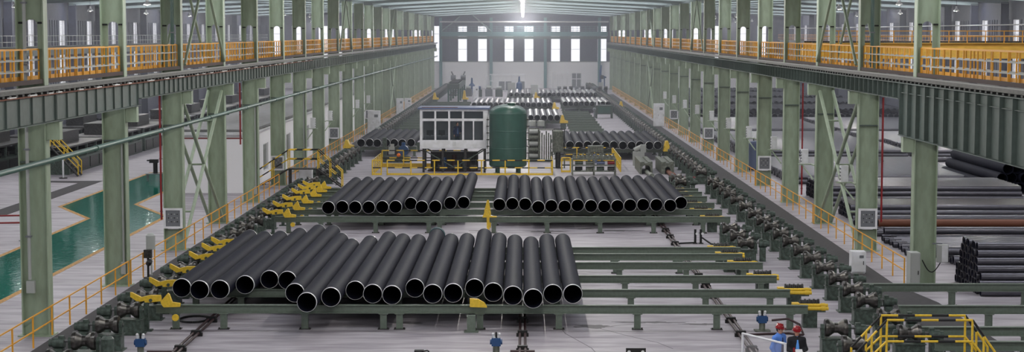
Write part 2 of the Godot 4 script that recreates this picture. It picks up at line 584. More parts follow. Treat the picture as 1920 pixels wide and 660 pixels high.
func brace(side: int, d0: float, d1: float, upper: bool, lower: bool, where: String) -> void:
	var xc := LX if side < 0 else RX
	if lower:
		var t := thing("cross_brace", "pale green tube cross brace between two columns " + where, "brace", "", V(xc, 0, 0))
		for s: float in [-0.36, 0.36]:
			part(t, "diagonal", MB.new().cyl(V(s, 0.15, d0 + 0.4), V(s, 7.3, d1 - 0.4), 0.09), M.column_green)
			part(t, "diagonal", MB.new().cyl(V(s, 7.3, d0 + 0.4), V(s, 0.15, d1 - 0.4), 0.09), M.column_green)
		for y: float in [1.6, 3.7, 5.8]:
			var dd := (d0 + d1) / 2 + (0.0 if y > 3.0 and y < 4.0 else (-3.4 if y < 3.0 else 3.4))
			part(t, "tie", MB.new().cyl(V(-0.36, y, dd), V(0.36, y, dd), 0.05), M.column_green)
	if upper:
		var t2 := thing("knee_brace", "slanting tube brace above the crane walkway " + where, "brace", "", V(xc, 0, 0))
		for s: float in [-0.53, 0.53]:
			part(t2, "diagonal", MB.new().cyl(V(s, 8.95, d0 + 0.4), V(s, 13.4, (d0 + d1) / 2 - 0.2), 0.075), M.column_green)
			part(t2, "diagonal", MB.new().cyl(V(s, 8.95, d1 - 0.4), V(s, 13.4, (d0 + d1) / 2 + 0.2), 0.075), M.column_green)

func columns_and_cranes() -> void:
	var wl := ["beside the green painted floor", "beside the bay of stacked pipes"]
	for si in 2:
		var side := -1 if si == 0 else 1
		var w: String = wl[si]
		for k in 23:
			var d := 60.0 + 12.0 * k
			if side > 0 and k == 0: continue
			var ct := 7.70
			if side < 0 and k <= 1: ct = 7.43
			if side > 0 and k == 1: ct = 6.2
			column(side, d, ct, "pale green arched steel column, " + nth(23 - k) + " from the gable wall, " + w, "steel columns " + w)
		# girders bay by bay
		for k in 22:
			var d0 := 60.0 + 12.0 * k + 1.1
			if k == 0: continue
			girder(side, d0, d0 + 12.0, 7.72, 1.0, "ribbed steel crane girder, " + nth(22 - k) + " from the gable wall, " + w, "shallow crane girders " + w)
		if side < 0:
			girder(side, 48.5, 60.2, 7.45, 1.3, "deeper rust topped crane girder ending over the column with the pale conduit", "deep crane girders " + w)
			girder(side, 60.2, 73.1, 7.45, 1.3, "deeper rust topped crane girder ending over the column by the black floodlight", "deep crane girders " + w)
		else:
			girder(side, 30.0, 73.1, 6.22, 1.5, "very deep long span ribbed crane girder above the stacked pipes", "")
		for k in range(-1, 22):
			var d0 := 60.0 + 12.0 * k
			if side > 0 and k == -1: continue
			var d1 := d0 + 12.0
			if side > 0 and k == 0: d0 = 44.0
			walkway(side, d0, d1, "orange railed crane walkway, " + nth(22 - k) + " from the gable wall, " + w, "crane walkways " + w)
		# crane rail on its clips
		var xg := -16.16 if side < 0 else 15.9
		var t := thing("crane_rail", "long steel crane rail on dark clips " + w, "crane rail", "", V(xg, 0, 0))
		var a := 40.0
		var b := 332.0
		part(t, "rail_foot", ubox(Vector3(0.16, 0.03, b - a)), M.dark_steel, V(0, 8.525, (a + b) / 2))
		part(t, "rail_web", ubox(Vector3(0.03, 0.12, b - a)), M.dark_steel, V(0, 8.59, (a + b) / 2))
		part(t, "rail_head", ubox(Vector3(0.09, 0.05, b - a)), M.rail_steel, V(0, 8.67, (a + b) / 2))
		for i in 95:
			part(t, "rail_clip", ubox(Vector3(0.22, 0.075, 0.24)), M.black, V(0, 8.464, 46.0 + i * 0.72))
		brace(side, 84.0, 96.0, true, true, ["by the framed board and green floor", "by the framed board and red riser pipe"][si])
		brace(side, 156.0, 168.0, true, false, ["past the white rooms", "past the blue drum"][si])
		brace(side, 216.0, 228.0, true, true, ["far down the hall beside the white rooms", "far down the hall beside the stacked pipes"][si])
	# green service pipe hung along the columns
	var sp := thing("service_pipe", "thick green service pipe running along the columns below the girder", "pipe", "", Vector3.ZERO)
	part(sp, "pipe_run", MB.new().cyl(V(-16.16, 6.13, 44), V(-16.16, 6.13, 330), 0.095, 14), M.pipe_green)
	for k in 23:
		var d := 60.0 + 12.0 * k
		part(sp, "bracket", ubox(Vector3(0.2, 0.05, 0.1)), M.pipe_green, V(-16.26, 6.01, d))
		part(sp, "coupling", MB.new().cyl(V(-16.16, 6.13, d + 5.9), V(-16.16, 6.13, d + 6.1), 0.12, 12), M.pipe_green)
	# the yellow bridge crane of the bay with the stacked pipes
	var bc := thing("bridge_crane", "big yellow overhead bridge crane across the bay of stacked pipes", "bridge crane", "", V(33.4, 0, 113))
	for s: float in [-1.6, 1.6]:
		var g := MB.new()
		g.box(Vector3(0, 9.35, s), Vector3(30.0, 1.0, 0.6))
		part(bc, "box_girder", g, M.crane_yellow)
		part(bc, "girder_rail", ubox(Vector3(30.0, 0.1, 0.1)), M.dark_steel, Vector3(0, 9.9, s))
		for e: float in [-1.0, 1.0]:
			part(bc, "wheel", MB.new().cyl(Vector3(e * 14.6, 8.95, s * 1.2), Vector3(e * 14.75, 8.95, s * 1.2), 0.2), M.dark_steel)
	for e: float in [-1.0, 1.0]:
		part(bc, "end_carriage", ubox(Vector3(0.6, 0.6, 5.0)), M.crane_yellow, Vector3(e * 14.7, 9.2, 0))
	part(bc, "trolley", MB.new().box(Vector3(8, 10.25, 0), Vector3(2.6, 0.6, 3.4)).cyl(Vector3(7.2, 10.6, 0), Vector3(8.8, 10.6, 0), 0.35), M.crane_yellow)
	for i in 26:
		part(bc, "post", ubox(Vector3(0.05, 0.75, 0.05)), M.rail_orange, Vector3(-14.6 + i * 1.16, 10.22, 2.2))
	part(bc, "walk_deck", ubox(Vector3(30.0, 0.04, 0.75)), M.crane_yellow, Vector3(0, 9.83, 2.1))
	for h: float in [10.25, 10.6]:
		part(bc, "handrail", ubox(Vector3(29.2, 0.05, 0.05)), M.rail_orange, Vector3(0, h, 2.2))
	# crane girders along the outer side walls, with grey railings
	for side in [-1, 1]:
		var xo: float = side * 48.4
		var og := thing("wall_crane_girder", "dark crane girder with grey railing along the windows " + ("behind the white rooms" if side < 0 else "behind the stacked pipes"), "girder", "", V(xo, 0, 182))
		part(og, "web", ubox(Vector3(0.05, 0.9, 296)), M.girder_green, Vector3(0, 8.65, 0))
		part(og, "top_flange", ubox(Vector3(0.9, 0.06, 296)), M.girder_green, Vector3(0, 9.13, 0))
		for h: float in [9.6, 10.2]:
			part(og, "handrail", ubox(Vector3(0.05, 0.05, 296)), M.grey_box if side < 0 else M.rail_orange, Vector3(-side * 0.3, h, 0))
		var ps := MB.new()
		for i in 198:
			ps.box(Vector3(-side * 0.3, 9.65, -147.5 + i * 1.5), Vector3(0.05, 1.05, 0.05))
		part(og, "posts", ps, M.grey_box if side < 0 else M.rail_orange).set_meta("kind", "stuff")
		for k in 25:
			var bc2 := thing("wall_column", "steel wall column, " + nth(25 - k) + " from the gable wall, " + ("behind the white rooms" if side < 0 else "behind the stacked pipes"), "column", "wall columns " + ("behind the white rooms" if side < 0 else "behind the stacked pipes"), V(side * 49.4, 0, 36.0 + 12.0 * k))
			part(bc2, "flange", ubox(Vector3(0.05, 13.6, 0.6)), M.cladding_blue, Vector3(-side * 0.45, 6.8, 0))
			part(bc2, "web", ubox(Vector3(0.85, 13.6, 0.05)), M.cladding_blue, Vector3(0, 6.8, 0))
			part(bc2, "corbel", ubox(Vector3(0.6, 0.5, 0.4)), M.cladding_blue, Vector3(-side * 0.8, 7.94, 0))

# ---------------------------------------------------------------- pipe racks and the coated pipes
const PR := 0.345
const RACK_TOP := 0.87

func rack_beam(d: float, x0: float, x1: float, legs: Array, label: String, group: String) -> void:
	var t := thing("rack_beam", label, "rack beam", group, V(0, 0, d))
	var l := x1 - x0
	var c := (x0 + x1) / 2
	part(t, "top_flange", ubox(Vector3(l, 0.03, 0.2)), M.rack_green, Vector3(c, RACK_TOP - 0.015, 0))
	part(t, "web", ubox(Vector3(l, 0.24, 0.05)), M.rack_green, Vector3(c, RACK_TOP - 0.15, 0))
	part(t, "bottom_flange", ubox(Vector3(l, 0.03, 0.2)), M.rack_green, Vector3(c, RACK_TOP - 0.285, 0))
	if not cache.has("rack_leg"):
		var m := MB.new()
		m.box(Vector3(-0.1, 0.28, 0), Vector3(0.03, 0.56, 0.18)).box(Vector3(0.1, 0.28, 0), Vector3(0.03, 0.56, 0.18)).box(Vector3(0, 0.28, 0.05), Vector3(0.18, 0.56, 0.03))
		m.box(Vector3(0, 0.555, 0), Vector3(0.34, 0.03, 0.22))
		cache.rack_leg = m.mesh()
		var f := MB.new().box(Vector3(0, 0.012, 0), Vector3(0.4, 0.024, 0.28))
		for s in [-1, 1]:
			f.cyl(Vector3(s * 0.16, 0, 0.08), Vector3(s * 0.16, 0.07, 0.08), 0.025, 8)
		cache.rack_foot = f.mesh()
	for x: float in legs:
		var lg := part(t, "leg", cache.rack_leg, M.rack_green, Vector3(x, 0, 0))
		part(lg, "foot_plate", cache.rack_foot, M.dark_steel)

func pipe_proto(l: float) -> Dictionary:
	var key := "pipe%.2f" % l
	if not cache.has(key):
		var b := 0.1
		cache[key] = [MB.new().cyl(Vector3(0, 0, -b), Vector3(0, 0, -l + b), PR, 28, PR, false).mesh(),
			MB.new().cyl(Vector3.ZERO, Vector3(0, 0, -b), PR - 0.006, 28, PR - 0.006, false).ring(Vector3.ZERO, Vector3(0, 0, 1), PR - 0.016, PR - 0.006, 28).ring(Vector3(0, 0, -b), Vector3(0, 0, 1), PR - 0.006, PR, 28).mesh(),
			MB.new().cyl(Vector3.ZERO, Vector3(0, 0, -l), PR - 0.016, 24, PR - 0.016, false, true).mesh()]
	return {"m": cache[key]}

func coated_pipe(x: float, d: float, l: float, label: String, group: String, y := RACK_TOP + PR) -> Node3D:
	var p: Array = pipe_proto(l).m
	var t := thing("coated_pipe", label, "pipe", group, V(x, y, d))
	part(t, "coating", p[0], M.black_coating)
	part(t, "bare_end", p[1], M.bare_steel)
	part(t, "bare_end", p[1], M.bare_steel, Vector3(0, 0, -l), Vector3(0, PI, 0))
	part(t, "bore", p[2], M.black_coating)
	return t

func lift_arm(x: float, d: float, wedge: bool, label: String, group: String) -> void:
	var t := thing("lifting_arm", label, "lifting arm", group, V(x, 0, d))
	if not cache.has("arm"):
		var a := PackedVector2Array([Vector2(0, 1.38), Vector2(0.06, 1.37), Vector2(0.38, 1.2), Vector2(0.67, 1.27), Vector2(1.06, 1.28), Vector2(1.09, 1.07), Vector2(0.85, 1.04), Vector2(0.54, 1.0), Vector2(0.48, 1.08), Vector2(0.27, 1.03), Vector2(0, 1.22)])
		cache.arm = MB.new().prism(a, Vector3(0, 0, -0.02), Vector3.RIGHT, Vector3.UP, Vector3(0, 0, 0.13)).mesh()
		var w := PackedVector2Array([Vector2(1.09, 1.07), Vector2(1.35, 1.37), Vector2(1.4, 1.33), Vector2(1.5, 1.05), Vector2(1.78, 1.01), Vector2(1.77, 0.89), Vector2(1.2, 0.875), Vector2(1.12, 0.98)])
		cache.wedge = MB.new().prism(w, Vector3(0, 0, 0.12), Vector3.RIGHT, Vector3.UP, Vector3(0, 0, 0.14)).mesh()
		cache.arm_post = MB.new().box(Vector3(0.55, 0.52, 0.04), Vector3(0.16, 1.0, 0.16)).box(Vector3(0.55, 0.03, 0.04), Vector3(0.4, 0.06, 0.3)).cyl(Vector3(0.72, 1.1, -0.08), Vector3(0.72, 1.1, 0.16), 0.06, 10).mesh()
		cache.cam_disc = MB.new().cyl(Vector3(1.6, 0.5, 0.17), Vector3(1.6, 0.5, 0.24), 0.12, 16).mesh()
	part(t, "arm", cache.arm, M.safety_yellow)
	part(t, "post", cache.arm_post, M.machine_green)
	if wedge:
		part(t, "stop_wedge", cache.wedge, M.safety_yellow)
		part(t, "cam_disc", cache.cam_disc, M.safety_yellow)

func pusher(x: float, d: float, label: String, group: String) -> void:
	var t := thing("pipe_pusher", label, "pusher", group, V(x, 0, d))
	if not cache.has("push_base"):
		cache.push_base = MB.new().box(Vector3(0.3, 0.28, 0), Vector3(0.5, 0.56, 0.4)).box(Vector3(0.3, 0.58, 0), Vector3(1.1, 0.05, 0.36)).mesh()
		cache.push_block = MB.new().box(Vector3(-0.2, 0.72, 0), Vector3(0.24, 0.3, 0.34)).mesh()
		cache.push_bar = MB.new().cyl(Vector3(-0.1, 0, 0), Vector3(0.95, 0, 0), 0.065, 10).cyl(Vector3(0.7, 0, 0), Vector3(0.85, 0, 0), 0.085, 10).mesh()
		var s := MB.new()
		for i in 9:
			s.cyl(Vector3(0.0 + i * 0.08, 0.83, -0.3), Vector3(0.05 + i * 0.08, 0.83, -0.3), 0.14 - 0.03 * (i % 2), 12)
		cache.push_spring = s.mesh()
	part(t, "base", cache.push_base, M.machine_green)
	part(t, "end_block", cache.push_block, M.safety_yellow)
	part(t, "bar", cache.push_bar, M.safety_yellow, Vector3(0, 0.68, 0.14))
	part(t, "bar", cache.push_bar, M.safety_yellow, Vector3(0.02, 0.76, -0.1))
	part(t, "spring_drum", cache.push_spring, M.dark_steel)

func racks_and_pipes() -> void:
	var offs := [0.0, 3.8, 7.6, 11.6, 14.5, 16.8]
	var legs := [-12.3, -10.6, -7.72, -4.93, -4.36, -1.51, 1.29, 4.07, 6.88, 9.47]
	for i in 6:
		rack_beam(61.3 + offs[i], -13.0, [10.1, 10.05, 10.1, 10.1, 9.6, 9.8][i], legs if i % 2 == 0 else [-12.3, -10.6, -7.72, -4.65, -1.51, 1.29, 4.07, 6.88, 9.3], "green rack beam on short legs, " + nth(i + 1) + " beam behind the two workers", "beams of the rack behind the workers")
		rack_beam(91.2 + offs[i], -13.0, 10.9, legs + [10.7], "green rack beam on short legs, " + nth(6 - i) + " beam before the fenced tank", "beams of the rack before the fenced tank")
	var row1 := [[-12.42, 63.0], [-11.68, 62.5], [-10.96, 62.6], [-10.24, 63.8], [-9.54, 65.2], [-8.84, 65.0], [-8.14, 61.8], [-7.44, 59.6], [-6.74, 60.8], [-6.04, 62.4], [-5.34, 61.6], [-4.63, 61.3], [-3.92, 63.0], [-3.2, 61.6], [-2.48, 61.8], [-1.75, 63.0], [-1.05, 62.0], [-0.34, 61.2], [0.37, 60.5], [1.08, 61.6], [1.79, 61.6]]
	for i in row1.size():
		var p: Array = row1[i]
		var lab := "black pipe, " + nth(i + 1) + " from the yellow lifting arms, on the rack behind the workers"
		if i == 12: lab = "black coated pipe with a dark teal strap around its far end"
		if i == 7: lab = "black coated pipe that sticks out furthest over the rack beam behind the workers"
		if i == 0: lab = "black coated pipe resting against the yellow lifting arms by the orange railing"
		if i == 20: lab = "last black coated pipe in the row, beside the empty half of the rack"
		var l := 16.0
		if i == 15: l = 16.6
		if i == 12: l = 16.9
		var o := coated_pipe(p[0], p[1], l, lab, "pipes on the rack behind the workers")
		if i == 12:
			part(o, "strap", MB.new().cyl(Vector3(0, 0, -16.3), Vector3(0, 0, -16.75), 0.375, 20), M.strap_teal)
	var row2 := [[-10.33, 92.3], [-9.63, 92.7], [-8.92, 92.5], [-8.2, 92.5], [-7.49, 92.7], [-6.79, 92.8], [-6.09, 94.6], [-5.38, 92.7], [-4.67, 92.9], [-3.95, 94.8], [-3.23, 95.2], [-1.26, 94.0], [-0.56, 94.5], [0.14, 94.3], [0.84, 92.7], [1.54, 93.3], [2.25, 93.0], [2.97, 93.7], [3.67, 93.3], [4.38, 93.1], [5.09, 93.3], [5.8, 93.7], [6.52, 94.0], [7.23, 93.9], [7.94, 93.5], [8.66, 95.1]]
	for i in row2.size():
		var p: Array = row2[i]
		var lab := "black pipe, " + nth(i + 1) + " from the yellow wedges, in the group before the cabin"
		var gr := "pipes on the rack before the white cabin"
		if i > 10:
			lab = "black pipe, " + nth(i - 10) + " from the yellow stop plate, in the group before the tank"
			gr = "pipes on the rack before the green tank"
		if i == 25:
			lab = "last black coated pipe of the fifteen, set back beside the yellow pushers"
		if i == 11:
			lab = "black coated pipe of the fifteen lying against the yellow stop plate"
		coated_pipe(p[0], p[1], 15.8 if i != 10 else 16.6, lab, gr)
	# arms, stops and pushers
	for i in 6:
		lift_arm(-13.8 - (0.15 if i > 0 else 0.0), 61.3 + offs[i] - 0.4, i == 0, "yellow lifting arm with a hooked tip at the " + nth(i + 1) + " rack beam behind the workers", "lifting arms of the rack behind the workers")
		lift_arm(-13.6, 91.2 + offs[i] - 0.4, true, "yellow lifting arm with a wedge stop, " + nth(6 - i) + " from the yellow and black stile", "lifting arms of the rack below the stile")
		pusher([9.95, 9.98, 9.3, 9.0, 8.8, 8.7][i], 61.3 + offs[i] + 0.55, "yellow twin bar pusher at the " + nth(i + 1) + " rack beam behind the workers", "pushers of the rack behind the workers")
		pusher([8.9, 8.7, 8.5, 8.4, 8.4, 8.4][i] + 0.8, 91.2 + offs[i] + 0.55, "yellow twin bar pusher at the end of the " + nth(6 - i) + " beam before the fenced tank", "pushers of the rack before the tank")
	var st := thing("stop_plate", "curved yellow stop plate under a pipe in the middle of the rack", "stop plate", "", V(-1.9, 0, 60.85))
	var pl := PackedVector2Array([Vector2(0, 0.86), Vector2(0, 1.16), Vector2(0.28, 1.14), Vector2(0.5, 1.02), Vector2(0.6, 0.88), Vector2(0.6, 0.84)])
	part(st, "plate", MB.new().prism(pl, Vector3(0.05, 0.02, 0), Vector3.RIGHT, Vector3.UP, Vector3(0, 0, 0.12)), M.safety_yellow)
	part(st, "bracket", MB.new().box(Vector3(0.1, 0.3, 0.1), Vector3(0.3, 0.56, 0.3)).box(Vector3(0.1, 0.02, 0.1), Vector3(0.5, 0.04, 0.4)), M.rack_green)
	for k in 2:
		var st2 := thing("stop_plate", ["yellow stop plate with a peak between the two groups of pipes", "tall yellow guide plate along the first of the fifteen pipes"][k], "stop plate", "", V(-2.1 + 0.02 * k, 0, 90.75 + 3.0 * k))
		part(st2, "plate", MB.new().prism(PackedVector2Array([Vector2(0, 0.88), Vector2(0.17, 1.3 + 0.2 * k), Vector2(0.26, 1.3 + 0.2 * k), Vector2(0.34, 0.96), Vector2(0.75 - 0.4 * k, 0.94), Vector2(0.75 - 0.4 * k, 0.88)]), Vector3(0, 0, 0), Vector3.RIGHT, Vector3.UP, Vector3(0, 0, 0.12)), M.safety_yellow)
		part(st2, "bracket", MB.new().box(Vector3(0.3, 0.44, 0.06), Vector3(0.14, 0.86, 0.12)), M.safety_yellow)
	# racks further down the hall
	far_rack(147.3, -14.3, -9.0, -13.66, 7, 0.7, false, "black coated pipe of the seven beside the cabin", "pipes beside the white cabin")
	far_rack(144.2, 2.6, 11.6, 3.2, 12, 0.726, false, "black coated pipe of the twelve behind the manifold", "pipes behind the fenced manifold")
	far_rack(191.0, 0.2, 4.6, 0.88, 5, 0.725, true, "bare pipe of the five behind the tank", "pipes behind the green tank")
	far_rack(226.0, -7.0, 4.2, -6.28, 15, 0.7, true, "silvery pipe of the fifteen far behind the tank", "pipes far behind the tank")
	far_rack(229.2, 5.2, 11.9, 5.6, 9, 0.7, true, "silvery pipe of the nine by the green box stand", "pipes beside the green box stand")
	far_rack(263.8, -2.4, 1.6, -1.77, 4, 0.88, true, "silvery pipe of the four before the glazed doors", "pipes before the glazed doors")
	far_rack(263.8, 2.2, 11.8, 2.6, 13, 0.7, true, "silvery pipe of the thirteen before the doors", "pipes before the far doors")
	# the rack of the neighbouring bay reaches in over the mat
	for a: Array in [[66.7, 13.1], [61.3, 13.3], [56.8, 12.9], [54.1, 12.9]]:
		var lg := []
		for k in 6: lg.append(13.7 + 2.8 * k + (0.0 if a[0] < 65.0 else 0.02))
		rack_beam(a[0], a[1], 30.0, lg, "green rack beam reaching over the dark mat toward the stacked pipes", "rack beams over the dark mat")

func far_rack(d: float, x0: float, x1: float, px: float, n: int, step: float, bare: bool, label: String, group: String) -> void:
	for o: float in [0.8, 6.5, 14.0]:
		var lg := []
		var k := int((x1 - x0) / 2.8) + 1
		for i in k + 1: lg.append(x0 + 0.2 + (x1 - x0 - 0.4) * i / k)
		rack_beam(d + o, x0, x1, lg, "green rack beam under the " + group, "beams under the " + group)
	for i in n:
		var t := coated_pipe(px + i * step, d + 0.35 * sin(i * 2.3), 15.8, label + ", " + nth(i + 1) + " from the rooms side", group)
		if bare: (t.get_child(0) as MeshInstance3D).material_override = M.bare_pipe  # shell turns bare; the bore stays near black, shade inside painted in

# ---------------------------------------------------------------- roller conveyors
func roller_proto() -> Node3D:
	var t := thing("conveyor_roller", "x", "roller conveyor", "", Vector3.ZERO)
	var b := MB.new().box(Vector3(0, 0.27, 0), Vector3(0.95, 0.5, 0.5)).box(Vector3(0, 0.02, 0), Vector3(1.1, 0.04, 0.62)).box(Vector3(0, 0.53, 0), Vector3(1.02, 0.03, 0.56))
	part(t, "base", b, M.machine_green)
	for s in [-1, 1]:
		part(t, "bearing", MB.new().box(Vector3(s * 0.44, 0.68, 0), Vector3(0.1, 0.3, 0.26)).cyl(Vector3(s * 0.39, 0.86, 0), Vector3(s * 0.49, 0.86, 0), 0.13, 12), M.machine_green)
	part(t, "roller", MB.new().lathe(Vector3(-0.36, 0.86, 0), Vector3.RIGHT, [[0, 0.0], [0, 0.29], [0.06, 0.3], [0.12, 0.29], [0.3, 0.17], [0.42, 0.17], [0.6, 0.29], [0.66, 0.3], [0.72, 0.29], [0.72, 0.0]], 18), M.roller_steel)
	part(t, "shaft", MB.new().cyl(Vector3(-0.95, 0.86, 0), Vector3(0.52, 0.86, 0), 0.05, 8), M.rail_steel)
	var mt := MB.new().cyl(Vector3(-0.98, 0.8, 0), Vector3(-0.62, 0.8, 0), 0.17, 12).cyl(Vector3(-1.1, 0.8, 0), Vector3(-0.98, 0.8, 0), 0.13, 12).box(Vector3(-0.8, 0.32, 0), Vector3(0.26, 0.64, 0.3)).box(Vector3(-0.72, 0.98, 0), Vector3(0.16, 0.1, 0.16))
	part(t, "motor", mt, M.machine_green)
	return t

func conveyors() -> void:
	var pr := roller_proto()
	var first := true
	for si in 2:
		var spots: Array = [51.0, 54.0, 57.1, 60.2, 63.3, 67.0, 70.9, 74.4, 77.0, 80.6, 83.6, 86.3, 89.4, 93.1, 96.9, 100.9, 104.4, 106.9, 110.5, 113.6] if si == 0 else [55.6, 58.8, 62.6, 65.3, 68.3, 71.4, 74.5, 77.3, 80.6, 83.7, 86.8, 89.7, 93.1, 96.9, 100.9, 104.4, 106.9, 110.5, 113.6]
		for i in 68: spots.append(121.2 + 3.13 * i)
		for ri in spots.size():
			var d: float = spots[ri]
			if si == 0 and d > 146.0 and d < 164.5: continue
			var x := -13.72 if si == 0 else 12.42
			var lab: String = ["V shaped conveyor roller, " + nth(mini(20, maxi(1, 20 - ri))) + " before the stile, by the orange railing", "V shaped conveyor roller, " + nth(mini(19, ri + 1)) + " past the yellow stile by the workers"][si]
			if d > 118.0: lab = ["V shaped conveyor roller past the yellow and black stile, by the white rooms", "V shaped conveyor roller past the grey castings, by the stacked pipes"][si]
			if d > 220.0: lab = ["conveyor roller near the gable wall, in the line by the white rooms", "conveyor roller near the gable wall, in the line by the stacked pipes"][si]
			var gr: String = ["conveyor rollers by the orange railing", "conveyor rollers by the dark mat"][si]
			var turn := 0.0 if si == 0 else PI
			if first:
				first = false
				pr.position = V(x, 0, d)
				pr.set_meta("label", lab)
				pr.set_meta("group", gr)
			else:
				dup(pr, V(x, 0, d), turn, lab, gr)
	for d: float in [53.5, 56.6, 79.9, 82.8, 86.0, 113.0, 116.2]:
		dup(pr, V(10.25, 0, d), PI, "V shaped steel conveyor roller on a green base standing between the racks", "conveyor rollers between the racks")
	var vt := thing("air_receiver", "small upright green cylinder beside the first conveyor rollers", "cylinder", "", V(-12.9, 0, 53.6))
	part(vt, "shell", MB.new().lathe(Vector3.ZERO, Vector3.UP, [[0.02, 0.0], [0.02, 0.2], [1.0, 0.2], [1.07, 0.15], [1.1, 0.0]], 18), M.machine_green)
	part(vt, "foot_ring", MB.new().cyl(Vector3.ZERO, Vector3(0, 0.05, 0), 0.24, 16), M.machine_green)
	part(vt, "cap", MB.new().cyl(Vector3(0, 1.08, 0), Vector3(0, 1.14, 0), 0.04, 10), M.rail_steel)
	# low orange guard rails along the conveyors
	for si in 2:
		var x := -16.3 if si == 0 else 16.02
		for k in range(0, 11):
			var d0 := 48.0 + 24.0 * k
			if si == 1 and k == 0: continue
			if si == 1 and k == 1: d0 = 72.8
			var d1 := 48.0 + 24.0 * (k + 1) - 0.4
			if d0 > 300.0: break
			if si == 0 and d0 < 118.0 and d1 > 118.0: d1 = 116.4
			var t := thing("guard_rail", "low orange guard rail, " + nth(11 - k) + " from the gable wall, " + ["by the green floor", "by the stacked pipes"][si], "guard rail", ["guard rails by the green floor", "guard rails by the stacked pipes"][si], V(x, 0, d0))
			var n := int((d1 - d0) / 2.2)
			for i in n + 1:
				part(t, "post", ubox(Vector3(0.05, 1.06, 0.05)), M.rail_orange, Vector3(0, 0.53, -(d1 - d0) * i / n))
			for h: float in [0.55, 1.06]:
				part(t, "rail", ubox(Vector3(0.04, 0.04, d1 - d0 + 0.05)), M.rail_orange, Vector3(0, h, -(d1 - d0) / 2))

# ---------------------------------------------------------------- machines in the middle of the hall
func striped(t: Node, a: Vector3, b: Vector3, r: float, seg := 0.55, phase := 0) -> void:      # yellow and black banded rail
	var n := maxi(1, int(round(a.distance_to(b) / seg)))
	for i in n:
		var p := a.lerp(b, float(i) / n)
		var q := a.lerp(b, float(i + 1) / n)
		part(t, "rail_band", MB.new().cyl(p, q, r, 8), M.safety_yellow if (i + phase) % 2 == 0 else M.black)

func fence_run(t: Node, a: Vector3, b: Vector3, n: int, h := 1.1, toe := false) -> void:
	for i in n + 1:
		var p := a.lerp(b, float(i) / n)
		part(t, "post", MB.new().cyl(p, p + Vector3.UP * h, 0.05, 8), M.safety_yellow)
	for k: float in [0.5, 1.0]:
		striped(t, a + Vector3.UP * h * k, b + Vector3.UP * h * k, 0.045, 0.55, int(k * 2))
	var bs := MB.frame(b - a)
	part(t, "toe_board", MB.new().box((a + b) / 2 + Vector3.UP * 0.08, Vector3(0.03, (b - a).length(), 0.14), Basis(Vector3.UP.cross(bs.y), bs.y, Vector3.UP)), M.safety_yellow)

